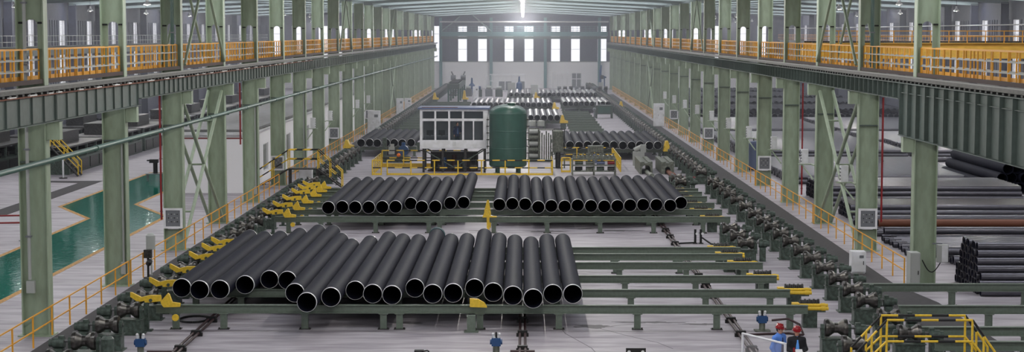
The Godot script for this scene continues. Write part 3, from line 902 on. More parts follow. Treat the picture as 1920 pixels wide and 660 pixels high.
func middle_machines() -> void:
	# control cabin on legs
	var cx := -7.72
	var cd := 131.0
	var w := 5.1
	var dp := 3.2
	var t := thing("control_cabin", "white control cabin with gridded windows raised on dark legs", "cabin", "", V(cx, 0, cd))
	var wy := [1.88, 2.45, 3.88, 4.07, 4.61, 4.76]
	part(t, "cabin_floor", MB.new().box(Vector3(w / 2, 1.86, -dp / 2), Vector3(w - 0.04, 0.1, dp - 0.04)), M.white_paint)
	part(t, "spandrel", MB.new().box(Vector3(w / 2, 2.165, -0.05), Vector3(w, 0.57, 0.1)), M.white_paint)
	for i in 3:
		part(t, "vent_slot", MB.new().box(Vector3(2.5 + i * 0.09, 2.17, 0.005), Vector3(0.03, 0.32, 0.012)), M.grey_box)
	part(t, "side_wall", MB.new().box(Vector3(0.05, 2.165, -dp / 2), Vector3(0.1, 0.57, dp - 0.2)), M.white_paint)
	part(t, "side_wall", MB.new().box(Vector3(w - 0.05, 2.165, -dp / 2), Vector3(0.1, 0.57, dp - 0.2)), M.white_paint)
	part(t, "back_wall", MB.new().box(Vector3(w / 2, 3.3, -dp + 0.05), Vector3(w, 2.85, 0.1)), M.panel_grey)
	for xx: Array in [[0.0, 0.19], [1.09, 1.23], [2.13, 2.27], [3.17, 3.32], [4.75, 5.1]]:
		part(t, "mullion", MB.new().box(Vector3((xx[0] + xx[1]) / 2, 3.605, -0.05), Vector3(xx[1] - xx[0], 2.31, 0.1)), M.white_paint)
	part(t, "transom", MB.new().box(Vector3(w / 2, 3.975, -0.045), Vector3(w - 0.3, 0.19, 0.08)), M.white_paint)
	part(t, "transom", MB.new().box(Vector3(w / 2, 4.69, -0.045), Vector3(w - 0.3, 0.15, 0.08)), M.white_paint)
	part(t, "sash_bar", MB.new().box(Vector3(4.03, 3.16, -0.03), Vector3(0.1, 1.43, 0.06)), M.white_paint)
	for xx: Array in [[0.19, 1.09], [1.23, 2.13], [2.27, 3.17], [3.32, 4.75]]:
		for yy: Array in [[2.45, 3.88], [4.07, 4.61]]:
			part(t, "pane", MB.new().box(Vector3((xx[0] + xx[1]) / 2, (yy[0] + yy[1]) / 2, -0.07), Vector3(xx[1] - xx[0], yy[1] - yy[0], 0.012)), M.cabin_glass)
	for sx: float in [0.05, w - 0.05]:
		for k in 4:
			part(t, "side_post", MB.new().box(Vector3(sx, 3.605, -0.15 - k * (dp - 0.3) / 3.0), Vector3(0.1, 2.31, 0.1)), M.white_paint)
		part(t, "side_pane", MB.new().box(Vector3(sx, 3.605, -dp / 2), Vector3(0.012, 2.3, dp - 0.24)), M.cabin_glass)
	part(t, "cabin_roof", MB.new().box(Vector3(w / 2, 4.83, -dp / 2), Vector3(w + 0.3, 0.13, dp + 0.3)), M.blue_drum)
	part(t, "roof_edge", MB.new().box(Vector3(1.5, 4.91, 0.02), Vector3(2.7, 0.04, 0.1)), M.rust_primer)
	for x: float in [0.25, 1.7, 3.4, 4.85]:
		for z: float in [-0.3, -dp + 0.3]:
			part(t, "leg", MB.new().box(Vector3(x, 0.9, z), Vector3(0.16, 1.8, 0.16)), M.dark_steel)
	for z: float in [-0.3, -dp + 0.3]:
		part(t, "leg_brace", MB.new().cyl(Vector3(0.25, 1.7, z), Vector3(2.55, 0.35, z), 0.05), M.machine_green)
		part(t, "leg_brace", MB.new().cyl(Vector3(4.85, 1.7, z), Vector3(2.55, 0.35, z), 0.05), M.machine_green)
	# dark hydraulic unit filling the space under the cabin
	var hu := thing("hydraulic_unit", "dark hydraulic unit with drums and valves under the white cabin", "hydraulic unit", "", V(-5.2, 0, 132.2))
	part(hu, "reservoir", MB.new().box(Vector3(0, 0.75, -0.9), Vector3(3.6, 1.4, 1.0)), M.black)
	part(hu, "base", MB.new().box(Vector3(0, 0.05, -0.7), Vector3(4.0, 0.1, 1.6)), M.dark_maroon)
	for i in 5:
		part(hu, "accumulator", MB.new().cyl(Vector3(-1.5 + 0.75 * i, 0.1, -0.2), Vector3(-1.5 + 0.75 * i, 1.25 - 0.2 * (i % 2), -0.2), 0.16, 12), [M.black, M.valve_blue, M.dark_maroon, M.machine_green, M.black][i])
	for i in 3:
		part(hu, "motor", MB.new().cyl(Vector3(-1.2 + 1.2 * i, 0.4, 0.1), Vector3(-0.7 + 1.2 * i, 0.4, 0.1), 0.18, 12).box(Vector3(-0.95 + 1.2 * i, 0.16, 0.1), Vector3(0.4, 0.16, 0.3)), M.dark_steel)
	# inside the cabin
	var desk := thing("control_desk", "grey console desk inside the white cabin behind the windows", "desk", "", V(cx + 1.2, 1.915, cd + 1.1))
	part(desk, "desk_top", MB.new().box(Vector3(0, 0.78, 0), Vector3(1.9, 0.05, 0.6)), M.panel_grey)
	for s in [-1, 1]:
		part(desk, "leg", MB.new().box(Vector3(s * 0.85, 0.38, 0), Vector3(0.06, 0.76, 0.5)), M.panel_grey)
	for i in 2:
		part(desk, "monitor", MB.new().box(Vector3(-0.5 + i * 0.9, 1.05, 0.05), Vector3(0.5, 0.36, 0.05)).box(Vector3(-0.5 + i * 0.9, 0.84, 0.05), Vector3(0.1, 0.08, 0.1)), M.black)
	# green pressure tank
	var tk := thing("pressure_tank", "tall dark green cylindrical tank with a domed top inside the yellow fence", "tank", "", V(-1.1, 0, 130.6))
	part(tk, "shell", MB.new().lathe(Vector3.ZERO, Vector3.UP, [[0.5, 1.3], [0.62, 1.41], [4.42, 1.41], [4.5, 1.41]], 48), M.tank_green)
	var dome := [[4.5, 1.41]]
	for i in 9:
		var a := PI / 2 * (i + 1) / 9.0
		dome.append([4.5 + 0.68 * sin(a), 1.41 * cos(a)])
	part(tk, "dome", MB.new().lathe(Vector3.ZERO, Vector3.UP, dome, 48), M.tank_green)
	for y: float in [1.9, 3.2, 4.48]:
		part(tk, "weld_seam", MB.new().lathe(Vector3.ZERO, Vector3.UP, [[y - 0.03, 1.41], [y, 1.422], [y + 0.03, 1.41]], 48), M.tank_green)
	part(tk, "manhole_cover", MB.new().lathe(Vector3(0.25, 5.05, 0.2), Vector3.UP, [[0, 0.3], [0.18, 0.3], [0.18, 0.36], [0.23, 0.36], [0.25, 0.0]], 20), M.tank_green)
	for i in 4:
		part(tk, "leg", MB.new().cyl(Vector3(cos(i * PI / 2 + 0.7) * 1.1, 0, sin(i * PI / 2 + 0.7) * 1.1), Vector3(cos(i * PI / 2 + 0.7) * 1.1, 0.75, sin(i * PI / 2 + 0.7) * 1.1), 0.12), M.tank_green)
	for s: float in [-1.0, 1.0]:
		part(tk, "gauge_pipe", MB.new().cyl(Vector3(s * 1.5, 0.9, 0.3), Vector3(s * 1.5, 4.2, 0.3), 0.045), M.grey_box)
		for i in 7:
			part(tk, "flange", MB.new().cyl(Vector3(s * 1.5, 1.0 + i * 0.5, 0.3), Vector3(s * 1.5, 1.07 + i * 0.5, 0.3), 0.1, 10), M.dark_steel)
	# safety fences
	var fa := thing("safety_fence", "long yellow and black banded fence in front of the tank and cabin", "fence", "", Vector3.ZERO)
	fence_run(fa, V(-10.0, 0, 128.6), V(2.2, 0, 128.6), 7)
	fence_run(fa, V(2.2, 0, 128.7), V(2.2, 0, 133.0), 2)
	var fb := thing("safety_fence", "yellow fence with a deep toe board standing under the cabin", "fence", "", Vector3.ZERO)
	fence_run(fb, V(-11.0, 0.15, 136.4), V(-4.3, 0.15, 136.4), 4, 1.15)
	fence_run(fb, V(-11.1, 0, 128.7), V(-11.1, 0, 136.3), 5, 1.1)
	fence_run(fb, V(-11.1, 0, 128.6), V(-10.45, 0, 128.6), 1, 1.1)
	part(fb, "deck", MB.new().box(V(-7.65, 0.075, 137.2), Vector3(6.8, 0.15, 1.4)), M.safety_yellow)
	var fc := thing("safety_fence", "yellow fence around the pale green valve manifold", "fence", "", Vector3.ZERO)
	fence_run(fc, V(2.95, 0, 131.3), V(3.6, 0, 131.3), 1)
	fence_run(fc, V(3.0, 0, 142.9), V(7.35, 0, 142.9), 3)
	fence_run(fc, V(7.4, 0, 131.6), V(7.4, 0, 142.8), 7)
	# valve manifold
	var vm := thing("valve_manifold", "pale green manifold table with a row of ten valves on top", "manifold", "", V(3.62, 0, 128.4))
	for x: float in [0.06, 1.65, 3.22]:
		for z: float in [-0.06, -1.0]:
			part(vm, "leg", MB.new().box(Vector3(x, 0.6, z), Vector3(0.1, 1.2, 0.1)), M.pale_machine)
	for y: float in [0.3, 0.72, 1.18]:
		part(vm, "shelf", MB.new().box(Vector3(1.64, y, -0.53), Vector3(3.3, 0.06, 1.06)), M.pale_machine)
	for i in 10:
		part(vm, "valve", MB.new().cyl(Vector3(0.2 + i * 0.32, 1.34, -0.15), Vector3(0.2 + i * 0.32, 1.34, -0.9), 0.14, 12).cyl(Vector3(0.2 + i * 0.32, 1.4, -0.3), Vector3(0.2 + i * 0.32, 1.62, -0.3), 0.05, 8).cyl(Vector3(0.2 + i * 0.32, 1.58, -0.3), Vector3(0.2 + i * 0.32, 1.62, -0.3), 0.12, 10), M.pale_machine)
	for i in 4:
		part(vm, "reservoir", MB.new().cyl(Vector3(0.25 + i * 0.8, 0.92, -0.25), Vector3(0.85 + i * 0.8, 0.92, -0.25), 0.13, 12), [M.machine_green, M.pale_machine, M.blue_drum, M.red_paint][i])
		part(vm, "pump", MB.new().cyl(Vector3(0.25 + i * 0.8, 0.5, -0.3), Vector3(0.8 + i * 0.8, 0.5, -0.3), 0.14, 12).box(Vector3(0.5 + i * 0.8, 0.4, -0.3), Vector3(0.4, 0.14, 0.3)), [M.black, M.pale_machine, M.machine_green, M.dark_steel][i])
	# upright filter cylinder
	var fl := thing("filter_cylinder", "pale green upright cylinder on a dark leg between tank and manifold", "cylinder", "", V(2.75, 0, 135.6))
	part(fl, "shell", MB.new().lathe(Vector3.ZERO, Vector3.UP, [[1.3, 0.0], [1.3, 0.43], [2.85, 0.43], [2.95, 0.3], [2.97, 0.0]], 24), M.pale_machine)
	part(fl, "leg", MB.new().cyl(Vector3.ZERO, Vector3(0, 1.3, 0), 0.2, 12).cyl(Vector3.ZERO, Vector3(0, 0.06, 0), 0.4, 16), M.dark_steel)
	part(fl, "side_frame", MB.new().box(Vector3(-0.5, 0.65, 0), Vector3(0.1, 1.3, 0.4)).box(Vector3(0.5, 0.65, 0), Vector3(0.1, 1.3, 0.4)).box(Vector3(0, 1.26, 0), Vector3(1.1, 0.08, 0.5)), M.pale_machine)
	part(fl, "lid_arm", MB.new().box(Vector3(0.1, 3.02, 0), Vector3(0.9, 0.08, 0.12)).box(Vector3(0.5, 2.2, 0), Vector3(0.06, 1.6, 0.06)), M.black)
	# pipe skid between tank and filter
	var sk := thing("pipe_skid", "tall skid of upright grey green tubes and pale drums behind the tank", "pipe skid", "", V(0.5, 0, 142.0))
	part(sk, "base", MB.new().box(Vector3(0.9, 0.1, -0.9), Vector3(2.1, 0.2, 2.0)), M.machine_green)
	for i in 6:
		part(sk, "tube", MB.new().cyl(Vector3(0.9 + 0.18 * i, 0.2, -0.2 - 0.15 * (i % 2)), Vector3(0.9 + 0.18 * i, 2.5 - 0.15 * (i % 3), -0.2 - 0.15 * (i % 2)), 0.06), M.pale_machine)
	for i in 5:
		part(sk, "drum", MB.new().cyl(Vector3(0.05, 0.45 + 0.5 * i, -0.6), Vector3(0.75, 0.45 + 0.5 * i, -0.6), 0.18, 14), M.pale_machine if i % 2 else M.grey_box)
	part(sk, "frame", MB.new().box(Vector3(0.4, 1.4, -0.9), Vector3(0.9, 2.6, 0.06)).box(Vector3(1.4, 2.6, -0.5), Vector3(1.3, 0.06, 0.6)).box(Vector3(1.95, 1.4, -0.5), Vector3(0.08, 2.5, 0.08)).box(Vector3(0.85, 1.4, -0.2), Vector3(0.08, 2.5, 0.08)), M.pale_machine)
	for i in 2:
		part(sk, "upper_drum", MB.new().cyl(Vector3(0.3 + i * 0.7, 2.85, -1.4), Vector3(0.3 + i * 0.7, 3.3, -1.4), 0.3, 16), M.grey_box)
	# motor portal in the fence
	var mp := thing("motor_stand", "pale grey green portal stand inside the manifold fence", "stand", "", V(5.9, 0, 140.5))
	part(mp, "top", MB.new().box(Vector3(0, 1.15, -0.4), Vector3(1.25, 0.5, 0.9)), M.pale_machine)
	for s in [-1, 1]:
		part(mp, "leg", MB.new().box(Vector3(s * 0.52, 0.45, -0.4), Vector3(0.2, 0.9, 0.8)), M.pale_machine)
	part(mp, "motor", MB.new().cyl(Vector3(-0.05, 0.5, -0.7), Vector3(-0.05, 0.5, -0.1), 0.25, 16).box(Vector3(-0.05, 0.13, -0.4), Vector3(0.4, 0.26, 0.5)), M.blue_drum)
	# grey castings
	for k in 2:
		var x0: float = [9.2, 10.8][k]
		var cs := thing("die_casting", ["grey green block with a large round hole and a bar in it", "grey green block with a small round hole and a brown bar in it"][k], "casting", "", V(x0, 0, 129.6))
		var hole: float = [0.33, 0.2][k]
		var pl := PackedVector2Array([Vector2(-0.47, 0.0), Vector2(-0.47, 0.92), Vector2(-0.14, 0.92), Vector2(-0.14, 0.82), Vector2(0.14, 0.82), Vector2(0.14, 0.92), Vector2(0.47, 0.92), Vector2(0.47, 0.0), Vector2(hole, 0.0), Vector2(hole, 0.35)])
		for i in range(1, 12):
			var a := PI * i / 12.0
			pl.append(Vector2(cos(a) * hole, 0.35 + sin(a) * hole))
		pl.append(Vector2(-hole, 0.35))
		pl.append(Vector2(-hole, 0.0))
		part(cs, "block", MB.new().prism(pl, Vector3(0, 0, -6.0), Vector3.RIGHT, Vector3.UP, Vector3(0, 0, 6.0)), M.pale_machine)
		part(cs, "bar", MB.new().cyl(Vector3(0.05, 0.17, -0.6), Vector3(0.1, 0.17, 4.6), 0.16, 12).cyl(Vector3(0.1, 0.2, 3.2), Vector3(0.1, 0.2, 4.5), 0.2, 12), M.rust_primer if k == 1 else M.pale_machine)
	var gm := thing("clamp_head", "pale grey clamp head standing behind the castings", "clamp", "", V(9.3, 0, 138.2))
	part(gm, "body", MB.new().box(Vector3(-0.1, 0.55, 0), Vector3(0.9, 1.1, 0.6)).box(Vector3(0.25, 1.35, 0), Vector3(0.45, 0.6, 0.5)).cyl(Vector3(-0.45, 1.2, 0.0), Vector3(0.2, 1.5, 0.0), 0.2, 12), M.grey_box)
	# blue pump under the cabin's pipes
	var bp := thing("pump_unit", "blue pump with a grey motor and orange float by the group of seven pipes", "pump", "", V(-10.2, 0, 141.6))
	part(bp, "base", MB.new().box(Vector3(0.1, 0.25, 0), Vector3(1.9, 0.5, 0.8)), M.machine_green)
	part(bp, "pump_body", MB.new().cyl(Vector3(0.5, 0.95, 0.1), Vector3(0.5, 0.95, -0.5), 0.42, 16).cyl(Vector3(0.5, 1.3, -0.2), Vector3(0.5, 1.6, -0.2), 0.15, 12), M.valve_blue)
	part(bp, "motor", MB.new().box(Vector3(-0.45, 0.95, 0), Vector3(0.45, 0.6, 0.5)).box(Vector3(-0.4, 1.35, 0), Vector3(0.3, 0.25, 0.3)), M.grey_box)
	part(bp, "float_ball", MB.new().ball(Vector3(0.15, 0.62, 0.5), 0.16, 12), M.orange_paint)
	part(bp, "stand_post", MB.new().box(Vector3(-1.0, 1.0, 0.1), Vector3(0.32, 2.0, 0.3)), M.machine_green)
	# stile over the conveyor
	stile(V(-14.85, 0, 118.0), 1.0, 1.35, 3.5, 2.6, "yellow and black banded stile crossing over the conveyor by the white rooms")
	stile(V(11.9, 0, 51.0), 1.25, 0.86, 1.4, 1.1, "yellow and black banded stile beside the two workers and the rack beams")
	# white cabinet behind the stile
	var wc := thing("white_cabinet", "white cabinet standing behind the stile platform", "cabinet", "", V(-14.9, 0, 119.6))
	part(wc, "body", MB.new().box(Vector3(0, 0.6, 0), Vector3(0.9, 1.2, 0.5)), M.white_paint)
	part(wc, "door", MB.new().box(Vector3(0, 0.62, 0.26), Vector3(0.82, 1.1, 0.02)), M.white_paint)

func stile(at: Vector3, half: float, h: float, run_l: float, run_r: float, label: String) -> void:
	var t := thing("stile", label, "stile", "", at)
	part(t, "platform", MB.new().box(Vector3(0, h - 0.04, 0), Vector3(half * 2, 0.08, 0.9)), M.dark_steel)
	for sx in [-1, 1]:
		for sz: float in [-0.42, 0.42]:
			part(t, "leg", MB.new().box(Vector3(sx * (half - 0.08), h / 2, sz), Vector3(0.1, h, 0.1)), M.dark_steel)
	for sx in [-1, 1]:
		var run := run_l if sx < 0 else run_r
		var n := 6
		for i in range(1, n):
			part(t, "tread", MB.new().box(Vector3(sx * (half + run * 0.6 * i / n), h * (1.0 - float(i) / n), 0), Vector3(0.26, 0.04, 0.8)), M.dark_steel)
		for sz: float in [-0.42, 0.42]:
			var a := Vector3(sx * half, h - 0.05, sz)
			var b := Vector3(sx * (half + run * 0.62), 0.08, sz)
			part(t, "stringer", MB.new().cyl(a, b, 0.06, 8), M.dark_steel)
			for k: float in [0.62, 1.25]:
				striped(t, a + Vector3.UP * (k + 0.05), b + Vector3.UP * (k * 0.86), 0.035, 0.5, int(k))
			for f: float in [0.0, 0.5, 1.0]:
				var p := a.lerp(b, f)
				part(t, "post", MB.new().cyl(p, p + Vector3.UP * lerpf(1.3, 1.075, f), 0.035, 8), M.safety_yellow)
	for sz: float in [-0.42, 0.42]:
		for k: float in [0.62, 1.25]:
			striped(t, Vector3(-half, h + k, sz), Vector3(half, h + k, sz), 0.035, 0.5, 0)

# ---------------------------------------------------------------- things on the floor
func flat(called: String, pts: Array, h: float, material: Material, label: String, category: String, kind := "structure") -> MeshInstance3D:
	var pl := PackedVector2Array()
	for p: Array in pts: pl.append(Vector2(p[0], p[1]))
	var m := MB.new().prism(pl, Vector3.ZERO, Vector3.RIGHT, Vector3.FORWARD, Vector3.UP * h)
	var o := part(self, called, m, material)
	tag(o, label, category, "", kind)
	return o

func floor_details() -> void:
	flat("floor_mat", [[-16.2, 40], [-14.9, 40], [-14.9, 300], [-16.2, 300]], 0.012, M.rubber_mat, "dark walkway mat along the orange rail by the green floor", "mat", "")
	flat("floor_mat", [[14.1, 72.5], [15.55, 72.5], [15.55, 300], [14.1, 300]], 0.012, M.rubber_mat, "dark walkway mat along the orange rail by the stacked pipes", "mat", "")
	flat("floor_mat", [[14.1, 50], [16.2, 50], [16.2, 67.5], [15.55, 72.4], [14.1, 72.4]], 0.012, M.rubber_mat, "wider dark mat under the rack beams beside the yellow stile", "mat", "")
	var gp := [[-24.6, 30], [-20.4, 30], [-20.4, 99.4], [-23.7, 106.4], [-23.7, 131], [-28, 131], [-28, 105], [-24.6, 98.2]]
	flat("floor_paint", gp, 0.006, M.green_floor, "glossy green painted floor path with a jog in it", "painted floor")
	for i in gp.size():
		var a := Vector2(gp[i][0], gp[i][1])
		var b := Vector2(gp[(i + 1) % gp.size()][0], gp[(i + 1) % gp.size()][1])
		var dir := (b - a).normalized()
		var n := Vector2(-dir.y, dir.x) * 0.13
		var e := dir * 0.1
		flat("trim_%d" % (i + 1), [[a.x - e.x - n.x, a.y - e.y - n.y], [b.x + e.x - n.x, b.y + e.y - n.y], [b.x + e.x + n.x, b.y + e.y + n.y], [a.x - e.x + n.x, a.y - e.y + n.y]], 0.009, M.yellow_line, "yellow line edging the green painted floor", "floor line")
	flat("floor_mat", [[-31.1, 100], [-29.8, 100], [-29.8, 123.4], [-35.0, 123.4], [-35.0, 122.6], [-31.1, 121.6]], 0.012, M.rubber_mat, "dark bent mat beyond the green painted floor", "mat", "")
	# hose pairs clamped to the floor
	for k in 3:
		var x: float = [-11.3, 0.0, 7.55][k]
		var t := thing("hose_line", ["pair of dark hoses clamped to the floor near the lifting arms", "pair of dark hoses clamped to the floor under the middle of the rack", "pair of dark hoses clamped to the floor under the empty half of the rack"][k], "hose line", "", V(x, 0, 53.0))
		for s: float in [-0.09, 0.09]:
			part(t, "hose", MB.new().cyl(Vector3(s, 0.12, 0), Vector3(s, 0.12, -[35.0, 13.0, 59.0][k]), 0.045, 8), M.hose_maroon)
		for i in [12, 5, 20][k]:
			part(t, "clamp", MB.new().box(Vector3(0, 0.06, -1.0 - 2.9 * i), Vector3(0.42, 0.12, 0.12)).box(Vector3(0, 0.16, -1.0 - 2.9 * i), Vector3(0.34, 0.1, 0.2)), M.black)
	var hl := thing("loose_hose", "loose loop of black hose on the floor beside the clamped hoses", "hose", "", V(-12.0, 0.04, 63.2))
	var pts := []
	for i in 17: pts.append(Vector3(cos(i * 0.37) * 0.55, 0.0, sin(i * 0.37) * 0.7))
	part(hl, "hose", MB.new().sweep(pts, 0.04, 8), M.black)
	var h2 := thing("branch_hose", "dark branch hose from the floor hoses to the blue valve by the workers", "hose", "", Vector3.ZERO)
	part(h2, "hose", MB.new().sweep([V(7.85, 0.04, 60.0), V(8.3, 0.04, 60.1), V(9.3, 0.04, 60.3), V(9.6, 0.04, 60.0)], 0.04, 8), M.hose_maroon)
	part(h2, "upper_hose", MB.new().sweep([V(8.75, 0.42, 60.75), V(9.3, 0.5, 60.6), V(9.65, 0.35, 60.3), V(9.75, 0.04, 60.0), V(9.6, 0.04, 60.0)], 0.04, 8), M.hose_maroon)
	# blue valves
	for k in 3:
		var p: Vector3 = [V(-12.45, 0, 56.2), V(-0.86, 0, 56.4), V(8.45, 0, 61.0)][k]
		var t := thing("floor_valve", ["blue hydraulic valve on the floor near the lifting arms", "blue hydraulic valve on the floor before the middle of the rack", "blue hydraulic valve on a grey stem behind the two workers"][k], "valve", "", p)
		part(t, "body", MB.new().box(Vector3(0, 0.42, 0), Vector3(0.3, 0.26, 0.24)).cyl(Vector3(-0.2, 0.42, 0), Vector3(0.2, 0.42, 0), 0.09, 10), M.valve_blue)
		part(t, "stem", MB.new().cyl(Vector3.ZERO, Vector3(0, 0.3, 0), 0.11, 10).box(Vector3(0, 0.02, 0), Vector3(0.55, 0.04, 0.4)), M.pale_machine)
		for s in [-1, 1]:
			part(t, "coil", MB.new().cyl(Vector3(s * 0.08, 0.55, 0), Vector3(s * 0.1, 0.68, 0), 0.045, 8).ball(Vector3(s * 0.1, 0.68, 0.02), 0.05, 8), M.bare_steel)
		part(t, "knob", MB.new().cyl(Vector3(0, 0.55, 0), Vector3(0, 0.74, 0), 0.03, 8), M.black)
	for k in 2:
		var t := thing("floor_pipe", ["dark floor pipe beside the blue valve near the lifting arms", "dark floor pipe beside the blue valve before the middle of the rack"][k], "pipe", "", [V(-11.9, 0, 56.0), V(-0.1, 0, 56.2)][k])
		part(t, "pipe_run", MB.new().cyl(Vector3(-0.3, 0.14, 0), Vector3(0.5, 0.14, 0), 0.05, 10), M.hose_maroon)
		part(t, "foot", MB.new().box(Vector3(0.3, 0.05, 0), Vector3(0.12, 0.1, 0.2)), M.black)
	# black bracket on a yellow frame, and the small grey gauge
	var yb := thing("bracket_stand", "low yellow stand with a black drilled bracket on the open floor", "stand", "", V(3.65, 0, 55.6))
	part(yb, "base_bar", MB.new().box(Vector3(0, 0.09, 0), Vector3(1.1, 0.1, 0.2)).box(Vector3(-0.45, 0.03, 0), Vector3(0.1, 0.06, 0.4)).box(Vector3(0.45, 0.03, 0), Vector3(0.1, 0.06, 0.4)), M.safety_yellow)
	var bpl := PackedVector2Array([Vector2(-0.32, 0.14), Vector2(-0.32, 0.36), Vector2(0.32, 0.36), Vector2(0.32, 0.14)])
	part(yb, "bracket", MB.new().prism(bpl, Vector3(0, 0, -0.03), Vector3.RIGHT, Vector3.UP, Vector3(0, 0, 0.06)), M.black)
	for s in [-1, 1]:
		part(yb, "boss", MB.new().cyl(Vector3(s * 0.22, 0.24, 0.03), Vector3(s * 0.22, 0.24, 0.05), 0.055, 12), M.bare_steel)
	var gg := thing("gauge_box", "small black gauge box with a looped cable on the open floor", "gauge", "", V(-3.35, 0, 55.9))
	part(gg, "box", MB.new().box(Vector3(0, 0.12, 0), Vector3(0.3, 0.24, 0.2)), M.black)
	part(gg, "face", MB.new().box(Vector3(0, 0.14, 0.105), Vector3(0.2, 0.1, 0.01)), M.grey_box)
	part(gg, "cable", MB.new().sweep([Vector3(0.15, 0.2, 0), Vector3(0.28, 0.22, 0), Vector3(0.36, 0.12, 0.02), Vector3(0.38, 0.02, 0.05)], 0.025, 8), M.black)
	# small hydraulic stand with hoses between the racks
	var hs := thing("hose_stand", "two short black hydraulic posts with hoses on the floor between the racks", "hydraulic stand", "", V(8.75, 0, 86.6))
	for s in [-1, 1]:
		part(hs, "post", MB.new().cyl(Vector3(s * 0.14, 0, 0), Vector3(s * 0.14, 0.72, 0), 0.06, 10).box(Vector3(s * 0.14, 0.02, 0), Vector3(0.24, 0.04, 0.24)), M.black)
		part(hs, "gauge", MB.new().cyl(Vector3(s * 0.14 + 0.08, 0.5, 0.02), Vector3(s * 0.14 + 0.08, 0.5, 0.06), 0.07, 10), M.bare_steel)
	part(hs, "hose", MB.new().sweep([Vector3(-0.2, 0.05, 0), Vector3(-1.0, 0.05, 0.3)], 0.04, 8), M.black)
	part(hs, "hose", MB.new().sweep([Vector3(0.2, 0.3, 0), Vector3(0.6, 0.05, 0.5), Vector3(0.9, 0.05, 0.9)], 0.04, 8), M.black)
	var wb := thing("wire_basket", "round wire basket with a red rim on the floor before the castings", "basket", "", V(11.25, 0, 118.4))
	for y: float in [0.05, 0.35, 0.7]:
		var rp := []
		for i in 17: rp.append(Vector3(cos(TAU * i / 16) * (0.3 + y * 0.3), y, sin(TAU * i / 16) * (0.3 + y * 0.3)))
		part(wb, "hoop", MB.new().sweep(rp, 0.018, 6), M.red_paint if y > 0.6 else M.rail_steel)
	for i in 10:
		var u := Vector3(cos(TAU * i / 10), 0, sin(TAU * i / 10))
		part(wb, "rib", MB.new().cyl(u * 0.31 + Vector3.UP * 0.03, u * 0.51 + Vector3.UP * 0.7, 0.012, 6), M.rail_steel)
	# oil stains and cracks
	var rng := RandomNumberGenerator.new()
	rng.seed = 4
	var si := 0
	for s: Array in [[2.55, 61.9, 0.75, 0.5], [4.6, 62.8, 1.6, 0.25], [6.5, 62.4, 0.9, 0.2], [-4.2, 62.6, 0.9, 0.25], [1.2, 91.9, 1.4, 0.5], [5.2, 92.3, 1.5, 0.4], [-2.2, 92.2, 0.7, 0.3], [3.3, 93.2, 1.2, 0.35]]:
		var poly := []
		for i in 26:
			var a := TAU * i / 26
			var r := rng.randf_range(0.45, 1.05)
			poly.append([s[0] + cos(a) * s[2] * r, s[1] + sin(a) * s[3] * r])
		flat("oil_stain", poly, 0.003, M.stain, ["irregular dark oil stain on the open concrete before the empty rack", "irregular dark oil stain under the rack before the fenced tank"][0 if si < 4 else 1], "stain", "").set_meta("group", ["oil stains before the empty rack", "oil stains before the fenced tank"][0 if si < 4 else 1])
		si += 1
	var ci := 0
	for c: Array in [[[2.4, 62.0], [3.1, 60.9], [3.5, 60.2], [4.6, 58.6], [5.0, 57.5]], [[1.3, 62.0], [1.5, 60.4], [2.3, 57.6], [2.5, 56.0]], [[3.2, 62.0], [4.4, 62.6], [5.2, 63.3], [6.3, 62.9]]]:
		var m := MB.new()
		for i in c.size() - 1:
			var a := V(c[i][0], 0.0015, c[i][1])
			var b := V(c[i + 1][0], 0.0015, c[i + 1][1])
			var fr := MB.frame(b - a)
			m.box((a + b) / 2, Vector3(0.03, (b - a).length() + 0.02, 0.003), Basis(Vector3.UP.cross(fr.y), fr.y, Vector3.UP))
		solo("floor_crack", m, M.stain, "thin jagged crack in the concrete floor before the empty rack", "crack", "cracks in the floor")
		ci += 1
	# red rope barrier by the green floor
	var rb := thing("barrier", "low red barrier on grey posts beside the green painted floor", "barrier", "", Vector3.ZERO)
	for p: Vector3 in [V(-25.1, 0, 91.3), V(-25.3, 0, 87.6), V(-28.3, 0, 90.8), V(-28.5, 0, 87.2)]:
		part(rb, "post", MB.new().cyl(p, p + Vector3.UP * 0.95, 0.04, 8).cyl(p, p + Vector3.UP * 0.03, 0.18, 12), M.panel_grey)
	part(rb, "rope", MB.new().cyl(V(-25.1, 0.92, 91.3), V(-28.3, 0.92, 90.8), 0.045, 8), M.red_paint)
	part(rb, "rope", MB.new().cyl(V(-25.1, 0.92, 91.3), V(-25.3, 0.92, 87.6), 0.045, 8), M.red_paint)
	part(rb, "rope", MB.new().cyl(V(-25.3, 0.92, 87.6), V(-28.5, 0.92, 87.2), 0.045, 8), M.red_paint)

# ---------------------------------------------------------------- lamps
func high_bay_lamp(at: Vector3, top: float, energy: float, label: String, group: String) -> void:
	var t := thing("high_bay_lamp", label, "lamp", group, at)
	if not cache.has("bell"):
		cache.bell = MB.new().lathe(Vector3.ZERO, Vector3.UP, [[0.0, 0.27], [0.08, 0.24], [0.16, 0.15], [0.24, 0.09], [0.42, 0.09], [0.45, 0.0]], 18).mesh()
		cache.bulb = MB.new().ball(Vector3(0, 0.02, 0), 0.1, 10).mesh()
	part(t, "reflector", cache.bell, M.bare_steel)
	part(t, "bulb", cache.bulb, M.lamp_glow)
	part(t, "rod", ubox(Vector3(0.03, top - at.y - 0.44, 0.03)), M.dark_steel, Vector3(0, 0.44 + (top - at.y - 0.44) / 2, 0))
	var l := OmniLight3D.new()
	l.name = "lamp_light"
	l.light_energy = energy
	l.light_color = Color(1.0, 0.985, 0.95)
	l.light_size = 0.1
	l.omni_range = 400.0
	l.omni_attenuation = 2.0
	l.shadow_enabled = true
	l.position = Vector3(0, -0.03, 0)
	t.add_child(l, true)

